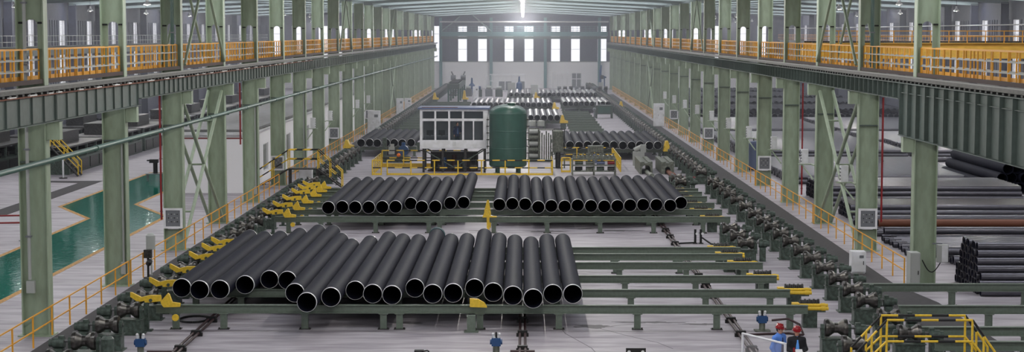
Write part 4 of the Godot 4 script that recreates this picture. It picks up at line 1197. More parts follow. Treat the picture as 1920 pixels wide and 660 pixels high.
func lamps() -> void:
	for k in 29:
		var d := -12.0 + 12.0 * k
		high_bay_lamp(V(0, 13.5, d + 6.0), 14.84, LAMP_E, "bell shaped lamp on the middle ridge, " + nth(29 - k) + " from the gable wall", "ridge lamps of the middle bay")
	for sx: float in [-40.0, -27.0, 27.0, 40.0]:
		for k in 13:
			var d := 30.0 + 24.0 * k + (12.0 if absf(sx) > 30.0 else 0.0)
			if d > END - 4.0: continue
			high_bay_lamp(V(sx, 12.5, d), 14.53, LAMP_E * 0.55, "bell lamp, " + nth(13 - k) + " from the gable wall, " + ("outer" if absf(sx) > 30.0 else "inner") + " row, " + ("white rooms bay" if sx < 0 else "stacked pipes bay"), "lamps of the " + ("white rooms bay" if sx < 0 else "stacked pipes bay"))

# ---------------------------------------------------------------- fittings on the columns
func wall_fittings() -> void:
	lamps()
	for si in 2:
		var xc := LX if si == 0 else RX
		for d: float in [84.0, 120.0, 156.0, 192.0]:
			var t := thing("control_board", "white framed control board, " + nth(4 - int((d - 84.0) / 36.0)) + " from the gable wall, " + ["by the green floor", "by the stacked pipes"][si], "control board", "control boards " + ["by the green floor", "by the stacked pipes"][si], V(xc, 1.57, d - 0.34))
			part(t, "back_box", ubox(Vector3(0.84, 0.9, 0.1)), M.panel_grey)
			for s in [-1, 1]:
				part(t, "frame_side", ubox(Vector3(0.1, 0.98, 0.13)), M.white_paint, Vector3(s * 0.4, 0, 0.02))
				part(t, "frame_rail", ubox(Vector3(0.9, 0.1, 0.13)), M.white_paint, Vector3(0, s * 0.44, 0.022))
			for i in 4:
				for j in 3:
					part(t, "button", ubox(Vector3(0.05, 0.05, 0.03)), M.dark_steel if (i + j) % 2 else M.grey_box, Vector3(-0.21 + 0.14 * i, 0.2 - 0.18 * j, 0.06))
			part(t, "bracket", ubox(Vector3(0.5, 0.06, 0.3)), M.white_paint, Vector3(0, -0.5, -0.12))
		# grey boxes on brackets
		for k in range(0, 10):
			var d := 84.0 + 12.0 * k
			if si == 0 and k < 4: continue
			if d in [120.0, 156.0, 192.0] and si == 0: continue
			var x := -16.02 if si == 0 else 15.72
			var q := 1.0 if si == 0 else -1.0
			var t := thing("junction_box", "white junction box, " + nth(21 - k) + " column from the gable wall, " + ["by the white rooms", "by the stacked pipes"][si], "junction box", "junction boxes " + ["by the white rooms", "by the stacked pipes"][si], V(x, 3.62, d + 1.2))
			part(t, "box", ubox(Vector3(0.36, 0.8, 0.34)), M.white_paint)
			for j in 4:
				part(t, "rib", ubox(Vector3(0.06, 0.06, 0.3)), M.panel_grey, Vector3(q * 0.2, 0.25 - 0.17 * j, 0))
			part(t, "shelf", ubox(Vector3(0.72, 0.05, 0.4)), M.column_green, Vector3(-q * 0.01, -0.43, 0))
			part(t, "strut", MB.new().cyl(Vector3(q * 0.15, -0.45, 0), Vector3(-q * 0.33, -1.2, 0.96), 0.04, 8), M.column_green)
			part(t, "arm", MB.new().box(Vector3(-q * (0.315 if si == 0 else 0.365), -0.43, 0.47), Vector3(0.06, 0.06, 1.0)), M.column_green)
	# conduits, risers
	var cd := thing("conduit", "pale grey conduit with a junction box on the column beside the glossy green floor", "conduit", "", V(-16.98, 0, 59.6))
	part(cd, "tube", MB.new().cyl(Vector3(0, 2.0, 0), Vector3(0, 8.6, 0), 0.06, 10), M.grey_box)
	part(cd, "upper_tube", MB.new().cyl(Vector3(0, 8.84, 0), Vector3(0, 13.4, 0), 0.06, 10), M.grey_box)
	part(cd, "junction_box", MB.new().box(Vector3(0.03, 1.75, 0), Vector3(0.28, 0.42, 0.18)), M.grey_box)
	for y: float in [3.5, 6.5, 9.4, 11.5]:
		part(cd, "clip", MB.new().box(Vector3(0, y, 0.02), Vector3(0.2, 0.06, 0.14)), M.panel_grey)
	for a: Array in [[-17.42, 84.0, 1.5, 7.5, "by the green floor, from board to girder"], [17.26, 84.0, 1.4, 7.4, "at the braced bay by the stacked pipes"], [17.26, 108.0, 0.5, 7.4, "further along the stacked pipes bay"], [-17.45, 108.0, 3.6, 7.4, "beside the corner of the white rooms"]]:
		var r := thing("fire_riser", "thin dark red riser pipe on a column " + a[4], "riser pipe", "", V(a[0], 0, a[1]))
		part(r, "tube", MB.new().cyl(Vector3(0, a[2], 0.3), Vector3(0, a[3], 0.3), 0.05, 10), M.red_paint)
		for k in 3:
			part(r, "clip", MB.new().box(Vector3(0, lerpf(a[2] + 0.4, a[3] - 0.5, k / 2.0), 0.26), Vector3(0.14, 0.05, 0.12)), M.panel_grey)
	for si in 2:
		var dp := thing("downpipe", ["bluish green downpipe above the walkway by the green floor", "bluish green downpipe above the walkway by the yellow crane"][si], "downpipe", "", V([-16.74, 16.66][si], 0, 83.6))
		part(dp, "tube", MB.new().cyl(Vector3(0, 8.85, 0), Vector3(0, 13.5, 0), 0.09, 12), M.tank_green)
		for y: float in [10.5, 12.6]:
			part(dp, "clip", MB.new().box(Vector3(0, y, 0), Vector3(0.24, 0.06, 0.2)), M.panel_grey)
	for a: Array in [[-16.55, 72.0, "column by the black floodlight"], [-16.55, 108.0, "column at the white rooms corner"], [-16.55, 132.0, "column past the stile"]]:
		var r := thing("conduit", "thin grey conduit running up the " + a[2], "conduit", "", V(a[0], 0, a[1]))
		part(r, "tube", MB.new().cyl(Vector3(0, 0.9, 0.12), Vector3(0, 5.9, 0.12), 0.05, 8), M.grey_box)
		part(r, "junction_box", MB.new().box(Vector3(0, 0.75, 0.14), Vector3(0.2, 0.5, 0.2)), M.grey_box)
	# cabinets and boxes
	cabinet(V(14.65, 0, 75.9), Vector3(0.62, 0.98, 0.6), "low white switch cabinet standing on the dark mat beside the rollers", true)
	cabinet(V(15.9, 0, 70.6), Vector3(0.4, 1.6, 0.7), "slim lilac grey cabinet beside the column under the deep girder", false)
	cabinet(V(-15.5, 0, 182.0), Vector3(1.3, 2.4, 0.6), "tall white double cabinet by the columns beyond the stile", true)
	cabinet(V(-15.6, 0, 222.0), Vector3(0.9, 2.2, 0.6), "tall white cabinet far along the columns by the white rooms", true)
	cabinet(V(-15.5, 0, 236.0), Vector3(0.9, 1.7, 0.6), "white cabinet next to a taller one far along the columns", true)
	cabinet(V(15.3, 0, 196.0), Vector3(1.2, 2.6, 0.6), "white cabinet with reddish foot beside the columns by the stacked pipes", true)
	cabinet(V(-14.3, 0, 172.0), Vector3(0.5, 1.2, 0.5), "small white box by the rollers beside the tall white cabinet", false)
	var bx := thing("isolator_box", "beige isolator box with a hanging black cable on a column under the deep girder", "isolator box", "", V(17.3, 1.42, 71.55))
	part(bx, "box", ubox(Vector3(0.42, 0.72, 0.3)), M.grey_box)
	part(bx, "lid", ubox(Vector3(0.24, 0.66, 0.03)), M.white_paint, Vector3(0.06, 0, 0.16))
	var cp := []
	for i in 11:
		var u := i / 10.0
		cp.append(Vector3(-0.1 - 0.75 * u, -0.36 - 0.45 * sin(PI * u) + 0.1 * u, 0.1))
	part(bx, "cable", MB.new().sweep(cp, 0.022, 8), M.black)
	part(bx, "bracket", MB.new().box(Vector3(-0.25, 0.42, 0.1), Vector3(0.4, 0.05, 0.05)), M.panel_grey)
	var ld := thing("floodlight", "small black floodlight on a stand at the railing by the second column", "floodlight", "", V(-16.05, 0, 74.2))
	part(ld, "stand", MB.new().cyl(Vector3.ZERO, Vector3(0, 0.9, 0), 0.05, 8).cyl(Vector3.ZERO, Vector3(0, 0.04, 0), 0.2, 12), M.black)
	part(ld, "head", MB.new().box(Vector3(0, 1.05, 0), Vector3(0.32, 0.36, 0.26)).cyl(Vector3(0, 0.6, 0), Vector3(0.1, 0.75, 0.1), 0.12, 10), M.dark_steel)
	var gb := thing("grey_canister", "pale grey canister hung on the railing post beside the second column", "canister", "", V(-16.08, 0, 74.9))
	part(gb, "body", MB.new().lathe(Vector3.ZERO, Vector3.UP, [[1.15, 0.0], [1.15, 0.2], [1.75, 0.2], [1.85, 0.1], [1.86, 0.0]], 14), M.grey_box)
	part(gb, "post", MB.new().cyl(Vector3(0, 0, -0.1), Vector3(0, 1.16, -0.1), 0.04, 8), M.grey_box)
	# blue drum
	var bd := thing("blue_drum", "upright blue grey drum vessel beside a column by the stacked pipes", "drum", "", V(17.7, 0, 133.6))
	part(bd, "shell", MB.new().lathe(Vector3.ZERO, Vector3.UP, [[0.1, 0.0], [0.1, 0.46], [2.05, 0.46], [2.2, 0.34], [2.26, 0.0]], 24), M.blue_drum)
	part(bd, "foot", MB.new().cyl(Vector3.ZERO, Vector3(0, 0.12, 0), 0.36, 16), M.dark_steel)
	part(bd, "valve", MB.new().cyl(Vector3(0, 2.25, 0), Vector3(0, 2.4, 0), 0.06, 8), M.panel_grey)

func cabinet(at: Vector3, s: Vector3, label: String, doors: bool) -> void:
	var t := thing("cabinet", label, "cabinet", "", at)
	var m: Material = M.white_paint if doors else M.grey_box
	part(t, "body", MB.new().box(Vector3(0, s.y / 2 + 0.03, 0), Vector3(s.x, s.y - 0.06, s.z)).box(Vector3(0, 0.03, 0), Vector3(s.x - 0.06, 0.06, s.z - 0.06)), m)
	var n := 2 if s.x > 1.1 else 1
	for i in n:
		var w := (s.x - 0.06) / n
		var x := -s.x / 2 + 0.03 + w * (i + 0.5)
		var dr := part(t, "door", MB.new().box(Vector3(x, s.y / 2 + 0.03, s.z / 2 + 0.012), Vector3(w - 0.02, s.y - 0.14, 0.022)), m)
		part(dr, "handle", MB.new().box(Vector3(x + w * 0.35, s.y / 2, s.z / 2 + 0.035), Vector3(0.03, 0.16, 0.03)), M.dark_steel)
	if doors: part(t, "vent", MB.new().box(Vector3(s.x * 0.18, s.y * 0.78, s.z / 2 + 0.03), Vector3(s.x * 0.3, s.y * 0.12, 0.012)), M.panel_grey)

# ---------------------------------------------------------------- far end of the hall
func far_end() -> void:
	for x: float in [-15.6, -6.0, 4.3, 14.6]:
		var t := thing("gable_post", "pale teal steel post against the gable wall between windows", "post", "posts of the gable wall", V(x, 0, END - 0.7))
		part(t, "web", ubox(Vector3(0.05, 13.4, 0.5)), M.beam_teal, Vector3(0, 6.7, 0))
		for s in [-1, 1]:
			part(t, "flange", ubox(Vector3(0.55, 13.4, 0.05)), M.beam_teal, Vector3(0, 6.7, s * 0.27))
	var gw := thing("gable_walkway", "pale teal beam walkway with a railing across the gable wall", "walkway", "", V(0, 0, END - 2.2))
	part(gw, "beam", MB.new().box(Vector3(0.3, 10.3, 0), Vector3(31.6, 0.85, 0.5)), M.beam_teal)
	part(gw, "lower_band", MB.new().box(Vector3(0.3, 9.6, 0), Vector3(31.6, 0.5, 0.8)), M.girder_green)  # darker band below the teal beam
	for h: float in [11.0, 11.35, 11.75]:
		part(gw, "handrail", ubox(Vector3(31.4, 0.06, 0.06)), M.beam_teal, Vector3(0.3, h, 0.3))
	for i in 40:
		part(gw, "post", ubox(Vector3(0.06, 1.05, 0.06)), M.beam_teal, Vector3(-15.3 + i * 0.8, 11.25, 0.3))
	for x: float in [-15.6, -6.0, 4.3, 14.6]:
		part(gw, "bracket", ubox(Vector3(0.3, 0.3, 1.058)), M.beam_teal, Vector3(x, 9.5, -0.68))
	var wt := thing("wind_tube", "thin white horizontal tube high across the gable wall", "tube", "", V(0.3, 12.6, END - 1.6))
	part(wt, "tube", MB.new().cyl(Vector3(-16, 0, 0), Vector3(16, 0, 0), 0.14, 12), M.cable_white)
	for x: float in [-15.9, -6.3, 4.0, 14.3]:
		part(wt, "bracket", ubox(Vector3(0.2, 0.1, 0.55)), M.cable_white, Vector3(x, -0.1, -0.3))
	var gb := thing("gable_brace", "pair of slanting pale braces high on the gable wall", "brace", "", Vector3.ZERO)
	part(gb, "diagonal", MB.new().cyl(V(-11.9, 13.6, END - 1.13), V(-15.4, 10.8, END - 1.13), 0.12, 10), M.roof_steel)
	part(gb, "diagonal", MB.new().cyl(V(-9.5, 13.9, END - 1.13), V(-6.0, 10.8, END - 1.13), 0.12, 10), M.roof_steel)
	# glazed partitions with doors
	for k in 2:
		var x0: float = [-6.7, 5.7][k]
		var x1: float = [0.4, 11.0][k]
		var d: float = [314.0, 329.0][k]
		var h: float = [3.05, 3.0][k]
		var t := thing("glazed_partition", ["white framed glass partition with dark doors before the gable wall", "white framed glass partition with a dark double door at its end"][k], "partition", "", V(x0, 0, d))
		var w := x1 - x0
		part(t, "top_rail", MB.new().box(Vector3(w / 2, h, 0), Vector3(w + 0.1, 0.14, 0.3)), M.white_paint)
		part(t, "middle_rail", MB.new().box(Vector3(w / 2, 1.9, 0), Vector3(w, 0.1, 0.12)), M.white_paint)
		part(t, "bottom_rail", MB.new().box(Vector3(w / 2, 0.1, 0), Vector3(w, 0.2, 0.12)), M.white_paint)
		for i in 7:
			part(t, "post", MB.new().box(Vector3(w * i / 6.0, h / 2, 0), Vector3(0.12, h, 0.14)), M.white_paint)
			if i < 6:
				var dark: bool = (k == 0 and i in [2, 3, 5]) or (k == 1 and i > 3)
				part(t, "upper_pane", MB.new().box(Vector3(w * (i + 0.5) / 6.0, 2.43, 0), Vector3(w / 6 - 0.14, 0.95, 0.02)), M.panel_grey if k == 1 and i > 3 else M.glass)
				part(t, "door_leaf" if dark else "lower_pane", MB.new().box(Vector3(w * (i + 0.5) / 6.0, 1.02, 0), Vector3(w / 6 - 0.14, 1.6, 0.03)), M.panel_grey if dark else M.glass)
	# long green machine on portal legs
	var gm := thing("green_machine", "long dark green machine on portal legs with two grey heads on top", "machine", "", V(-10.4, 0, 262.4))
	part(gm, "bed", MB.new().box(Vector3(0, 2.45, -14), Vector3(1.8, 0.8, 28)), M.machine_green)
	for z: float in [-0.3, -9.0, -18.0, -27.5]:
		for s in [-1, 1]:
			part(gm, "leg", MB.new().box(Vector3(s * 0.75, 1.03, z), Vector3(0.28, 2.05, 0.4)), M.tank_green)
		part(gm, "cross_bar", MB.new().box(Vector3(0, 1.2, z), Vector3(1.24, 0.2, 0.2)), M.machine_green)
	for s in [-1, 1]:
		part(gm, "head", MB.new().cyl(Vector3(s * 0.8 - 0.4, 3.3, -20), Vector3(s * 0.8 + 0.4, 3.3, -20), 0.42, 14).cyl(Vector3(s * 0.8, 3.6, -20), Vector3(s * 0.8 + s * 0.3, 4.3, -20), 0.1, 8), M.panel_grey)
	for i in 8:
		part(gm, "drum", MB.new().cyl(Vector3(-0.7, 2.98, -2.0 - 2.2 * i), Vector3(0.7, 2.98, -2.0 - 2.2 * i), 0.13, 10), M.dark_steel)
	# yellow pushers further down
	for a: Array in [[-8.6, 258.0, 1.2, "beside the long green machine"], [-13.0, 258.0, 1.0, "between the rollers and the long green machine"], [4.35, 190.4, 0.9, "at the end of the group of five pipes"], [4.1, 225.4, 0.9, "at the end of the fifteen silvery pipes"], [2.0, 263.2, 0.9, "between the groups of far silvery pipes"], [12.9, 229.0, 0.9, "beside the green box stand"], [11.95, 144.65, 0.9, "beside the last of the twelve pipes"], [-15.0, 148.6, 0.8, "beside the first of the seven pipes"]]:
		var t := thing("pipe_stop", "yellow hooked pipe stop " + a[3], "pipe stop", "", V(a[0], 0, a[1]))
		var q: float = a[2]
		part(t, "hook", MB.new().prism(PackedVector2Array([Vector2(-0.3, 0.6), Vector2(-0.1, 1.6 * q), Vector2(0.1, 1.6 * q), Vector2(0.25, 0.9), Vector2(0.6, 0.8), Vector2(0.6, 0.6)]), Vector3(0, 0.1, -0.6), Vector3.RIGHT, Vector3.UP, Vector3(0, 0, 1.0)), M.safety_yellow)
		part(t, "base", MB.new().box(Vector3(0.1, 0.35, -0.1), Vector3(0.6, 0.7, 0.8)), M.machine_green)
	cabinet(V(-7.3, 0, 272.0), Vector3(0.9, 2.2, 0.6), "white cabinet standing before the glazed partition", true)
	cabinet(V(-1.9, 0, 300.0), Vector3(1.3, 2.0, 0.6), "pale box cabinet before the gable wall by the far pipes", false)
	cabinet(V(2.0, 0, 300.0), Vector3(1.2, 1.6, 0.8), "beige motor cabinet behind the far silvery pipes", false)
	cabinet(V(14.1, 0, 316.0), Vector3(0.8, 1.6, 0.6), "grey cabinet before the gable wall beside the blue jib crane", false)
	var jb := thing("jib_crane", "slim dark blue jib crane standing before the gable wall", "jib crane", "", V(14.3, 0, 322.0))
	part(jb, "mast", MB.new().box(Vector3(0, 1.9, 0), Vector3(0.4, 3.8, 0.4)).box(Vector3(0, 0.05, 0), Vector3(1.2, 0.1, 1.2)), M.valve_blue)
	part(jb, "arm", MB.new().cyl(Vector3(0, 2.6, 0), Vector3(0.15, 4.6, 0), 0.16, 10).cyl(Vector3(-0.1, 2.8, 0), Vector3(1.1, 2.3, 0), 0.13, 10), M.valve_blue)
	part(jb, "second_leg", MB.new().box(Vector3(0.75, 1.2, 0), Vector3(0.2, 2.4, 0.3)), M.valve_blue)
	part(jb, "hoist", MB.new().box(Vector3(0.3, 2.4, 0.2), Vector3(0.6, 0.7, 0.5)), M.dark_steel)
	for a: Array in [[-8.6, 296.0, "blue drum motor before the glazed partition"], [-0.6, 306.0, "slim blue pump before the gable wall"]]:
		var t := thing("blue_motor", a[2], "motor", "", V(a[0], 0, a[1]))
		part(t, "body", MB.new().lathe(Vector3.ZERO, Vector3.UP, [[0.4, 0.0], [0.4, 0.55], [1.7, 0.5], [2.0, 0.2], [2.9, 0.12], [2.95, 0.0]], 16), M.valve_blue)
		part(t, "foot", MB.new().box(Vector3(0, 0.2, 0), Vector3(1.2, 0.4, 1.0)), M.panel_grey)
	# green box stand
	var bs := thing("box_stand", "dark green box stand on legs beside the group of nine pipes", "stand", "", V(10.05, 0, 214.9))
	part(bs, "box", MB.new().box(Vector3(0, 1.05, -0.8), Vector3(2.1, 1.1, 1.6)), M.machine_green)
	part(bs, "front_panel", MB.new().box(Vector3(0, 1.05, 0.02), Vector3(1.5, 0.8, 0.04)), M.tank_green)
	for s in [-1, 1]:
		for z: float in [-0.1, -1.5]:
			part(bs, "leg", MB.new().box(Vector3(s * 0.95, 0.25, z), Vector3(0.2, 0.5, 0.2)), M.machine_green)
	part(bs, "white_post", MB.new().box(Vector3(-0.9, 2.0, -0.2), Vector3(0.2, 0.9, 0.2)), M.white_paint)
	var vp := thing("valve_post", "small grey valve post on the floor before the green box stand", "post", "", V(8.75, 0, 213.0))
	part(vp, "stem", MB.new().cyl(Vector3.ZERO, Vector3(0, 1.1, 0), 0.1, 10), M.panel_grey)
	part(vp, "head", MB.new().ball(Vector3(0, 1.2, 0), 0.22, 10), M.panel_grey)
	# empty rack beams between cabin and the far machines
	for i in 14:
		rack_beam(172.0 + 5.6 * i, -12.9, -7.2, [-12.5, -10.0, -7.6], "empty green rack beam behind the white cabin beside the rollers", "empty rack beams behind the cabin")
	for i in 9:
		rack_beam(176.0 + 5.0 * i, 4.9, 8.2, [5.1, 8.0], "short empty green rack beam beside the group of five pipes", "short empty rack beams")
	# grey motors behind the far pipes
	for i in 9:
		var t := thing("far_motor", "small grey motor on the line behind the far silvery pipes", "motor", "motors behind the far pipes", V(6.0 + i * 0.95, 0, 286.0))
		part(t, "body", MB.new().cyl(Vector3(-0.3, 1.5, 0), Vector3(0.3, 1.5, 0), 0.3, 10).box(Vector3(0, 0.6, 0), Vector3(0.5, 1.2, 0.5)), M.dark_steel if i % 3 else M.panel_grey)
	for i in 4:
		var t := thing("floor_machine", "low mixed grey and blue machine block before the glazed partition", "machine", "machine blocks before the partition", V(-9.0 + i * 1.7, 0, 290.0 - 2.0 * (i % 2)))
		part(t, "base", MB.new().box(Vector3(0, 0.6, 0), Vector3(1.2, 1.2, 1.0)), M.machine_green if i % 2 else M.panel_grey)
		part(t, "head", MB.new().cyl(Vector3(-0.4, 1.45, 0), Vector3(0.4, 1.45, 0), 0.3, 12), M.valve_blue if i == 1 else M.grey_box)

# ---------------------------------------------------------------- the bay with the white rooms
func side_bay_rooms() -> void:
	var b := thing("white_rooms", "long white single storey rooms with a grey flat roof behind the columns", "building", "", V(0, 0, 114))
	var x0 := -23.5
	var x1 := -18.2
	var l := 110.0
	var h := 4.0
	part(b, "front_wall", MB.new().box(Vector3((x0 + x1) / 2, h / 2, -0.1), Vector3(x1 - x0, h, 0.2)), M.wall_white)
	part(b, "back_wall", MB.new().box(Vector3((x0 + x1) / 2, h / 2, -l + 0.1), Vector3(x1 - x0, h, 0.2)), M.wall_white)
	part(b, "outer_wall", MB.new().box(Vector3(x0 + 0.1, h / 2, -l / 2), Vector3(0.2, h, l - 0.4)), M.wall_white)
	part(b, "stripe", MB.new().box(Vector3((x0 + x1) / 2, 3.6, 0.015), Vector3(x1 - x0, 0.07, 0.03)), M.red_paint)
	# hall side wall built in lengths between windows
	for k in 9:
		var d0 := 12.0 * k
		var d1 := minf(12.0 * (k + 1), l)
		var wd0 := d0 + 8.2
		var wd1 := d0 + 10.6
		var m := MB.new()
		m.span(Vector3(x1 - 0.2, 0, -d0 - 0.2), Vector3(x1, h, -wd0))
		m.span(Vector3(x1 - 0.2, 0, -wd1), Vector3(x1, h, -d1 + (0.2 if k == 8 else -0.2)))
		m.span(Vector3(x1 - 0.2, 0, -wd0), Vector3(x1, 0.75, -wd1))
		m.span(Vector3(x1 - 0.2, 2.7, -wd0), Vector3(x1, h, -wd1))
		part(b, "hall_wall", m, M.wall_white)
		var wn := part(b, "window", MB.new().box(Vector3(x1 - 0.1, 1.725, -(wd0 + wd1) / 2), Vector3(0.06, 1.93, 0.07)).box(Vector3(x1 - 0.1, 2.66, -(wd0 + wd1) / 2), Vector3(0.06, 0.07, wd1 - wd0)).box(Vector3(x1 - 0.1, 0.79, -(wd0 + wd1) / 2), Vector3(0.06, 0.07, wd1 - wd0)), M.white_paint)
		for s in [-1, 1]:
			part(wn, "pane", MB.new().box(Vector3(x1 - 0.1, 1.725, -(wd0 + wd1) / 2 + s * 0.6), Vector3(0.02, 1.86, 1.12)), M.cabin_glass)
		part(b, "roof_slab", MB.new().box(Vector3((x0 + x1) / 2 + 0.1, h + 0.09, -(d0 + d1) / 2), Vector3(x1 - x0 + 0.7, 0.16, d1 - d0 - 0.03)), M.grey_roof)
		part(b, "cornice", MB.new().box(Vector3(x1 + 0.2, h - 0.12, -(d0 + d1) / 2), Vector3(0.4, 0.14, d1 - d0 - 0.4)), M.white_paint)
	part(b, "front_cornice", MB.new().box(Vector3((x0 + x1) / 2, h - 0.1, 0.18), Vector3(x1 - x0 + 0.4, 0.16, 0.35)), M.white_paint)
	# dark coating line beyond the green floor
	for k in 15:
		var d := 128.8 + 13.0 * k
		var lx := -35.4
		if k >= 9:
			d = 86.0 + 14.0 * (k - 9)
			lx = -40.6
		var t := thing("coating_line", "dark green coating machine, " + nth(k + 1) + " beyond the yellow handrail stair" if k < 9 else "dark green coating machine, " + nth(15 - k) + " from the gable wall, by the side wall", "machine", "machines of the coating line" if k < 9 else "machines of the second coating line", V(lx, 0, d))
		part(t, "bed", MB.new().box(Vector3(0, 0.55, -6), Vector3(3.6, 1.1, 12)), M.machine_green)
		part(t, "top_deck", MB.new().box(Vector3(0, 2.0, -6), Vector3(3.4, 0.12, 12)), M.dark_steel)
		for i in 5:
			for s in [-1, 1]:
				part(t, "leg", MB.new().box(Vector3(s * 1.6, 1.52, -0.3 - 2.85 * i), Vector3(0.16, 0.84, 0.16)), M.machine_green)
		for i in 6:
			part(t, "roller", MB.new().cyl(Vector3(-1.3, 1.3, -1.0 - 2.0 * i), Vector3(1.3, 1.3, -1.0 - 2.0 * i), 0.18, 10), M.dark_steel)
		for i in 4:
			part(t, "side_panel", MB.new().box(Vector3(1.83, 0.55, -1.6 - 2.9 * i), Vector3(0.05, 0.8, 2.3)), M.dark_steel)
		part(t, "hood", MB.new().box(Vector3(-0.4, 2.5, -6), Vector3(1.6, 0.9, 5.0)), M.dark_steel)
	for r in 3:
		for i in 14:
			var t := thing("stored_pipe", "dark pipe in the low stack beyond the coating line", "pipe", "stored pipes beyond the coating line", V(-47.0 + 0.62 * i + 0.31 * (r % 2), 0.3 + 0.53 * r, 182.0))
			part(t, "shell", shared_pipe_z(12.0, 0.3), M.black_coating)
			part(t, "bore", shared_bore_z(12.0, 0.27), M.black_coating)
	# yellow stairs of the coating line
	var ys := thing("yellow_stair", "dark stair with yellow handrails climbing the coating line", "stair", "", V(-32.6, 0, 127.6))
	for i in 7:
		part(ys, "tread", MB.new().box(Vector3(-0.15 - 0.26 * i, 0.3 * (i + 1), 0), Vector3(0.28, 0.04, 1.0)), M.dark_steel)
	for z: float in [-0.5, 0.5]:
		part(ys, "stringer", MB.new().cyl(Vector3(0.1, 0.05, z), Vector3(-1.9, 2.2, z), 0.08, 8), M.dark_steel)
		part(ys, "handrail", MB.new().cyl(Vector3(0.1, 1.1, z), Vector3(-1.9, 3.2, z), 0.04, 8), M.safety_yellow)
		part(ys, "mid_rail", MB.new().cyl(Vector3(0.1, 0.6, z), Vector3(-1.9, 2.7, z), 0.035, 8), M.safety_yellow)
		for f: float in [0.0, 0.5, 1.0]:
			part(ys, "post", MB.new().cyl(Vector3(0.1 - 2.0 * f, 0.1 + 2.1 * f, z), Vector3(0.1 - 2.0 * f, 1.1 + 2.1 * f, z), 0.04, 8), M.safety_yellow)
	var yp := thing("platform_rail", "yellow railing of the platform at the head of the stair", "railing", "", V(-35.4, 2.07, 129.3))
	for i in 3:
		part(yp, "post", MB.new().cyl(Vector3(-1.0 + i, 0, 0), Vector3(-1.0 + i, 1.1, 0), 0.04, 8), M.safety_yellow)
	for y: float in [0.55, 1.1]:
		part(yp, "rail", MB.new().cyl(Vector3(-1.0, y, 0), Vector3(1.0, y, 0), 0.04, 8), M.safety_yellow)
	var wp := thing("white_post", "thin white post on a round foot before the coating line", "post", "", V(-33.2, 0, 125.6))
	part(wp, "pole", MB.new().cyl(Vector3.ZERO, Vector3(0, 1.5, 0), 0.07, 10), M.white_paint)
	part(wp, "foot", MB.new().cyl(Vector3.ZERO, Vector3(0, 0.06, 0), 0.3, 14), M.dark_steel)
	# drill stand on the green floor
	var dr := thing("drill_stand", "black column drill standing at the edge of the green floor", "drill", "", V(-26.2, 0, 123.6))
	part(dr, "table", MB.new().box(Vector3(0, 0.5, 0), Vector3(1.1, 0.06, 0.7)).box(Vector3(-0.45, 0.25, 0), Vector3(0.06, 0.5, 0.5)).box(Vector3(0.45, 0.25, 0), Vector3(0.06, 0.5, 0.5)), M.panel_grey)
	part(dr, "column", MB.new().cyl(Vector3(0.1, 0.53, 0), Vector3(0.1, 1.5, 0), 0.16, 12), M.black)
	part(dr, "head", MB.new().box(Vector3(0, 1.4, 0), Vector3(0.6, 0.25, 0.35)).cyl(Vector3(-0.5, 1.45, 0), Vector3(-0.2, 1.45, 0), 0.05, 8), M.black)

func shared_pipe_z(l: float, r: float) -> ArrayMesh:
	var key := "sz%.2f_%.3f" % [l, r]
	if not cache.has(key):
		cache[key] = MB.new().cyl(Vector3.ZERO, Vector3(0, 0, -l), r, 14, r, false).ring(Vector3.ZERO, Vector3(0, 0, 1), r * 0.9, r, 14).mesh()
	return cache[key]

func shared_bore_z(l: float, r: float) -> ArrayMesh:
	var key := "bz%.2f_%.3f" % [l, r]
	if not cache.has(key):
		cache[key] = MB.new().cyl(Vector3.ZERO, Vector3(0, 0, -l), r, 14, r, false, true).mesh()
	return cache[key]

# ---------------------------------------------------------------- the bay with the stacked pipes
func stock_pipe(x: float, y: float, d: float, r: float, l: float, material: Material, label: String, group: String) -> void:
	var t := thing("stock_pipe", label, "pipe", group, V(x, y, d), -PI / 2)      # local -z now runs along +x
	part(t, "shell", shared_pipe_z(l, r), material)
	part(t, "bore", shared_bore_z(l, r * 0.9), M.black_coating)  # no coating in here: near-black colour stands for the shade inside the pipe

func stack_rows(d0: float, d1: float, layers: int, r: float) -> Array:
	var out := []
	for k in layers:
		var n := int((d1 - d0) / (2.0 * r + 0.008)) - k
		for i in n:
			out.append([d0 + r + k * (r + 0.004) + i * (2.0 * r + 0.008), r + 0.003 + k * r * 1.745])
	return out

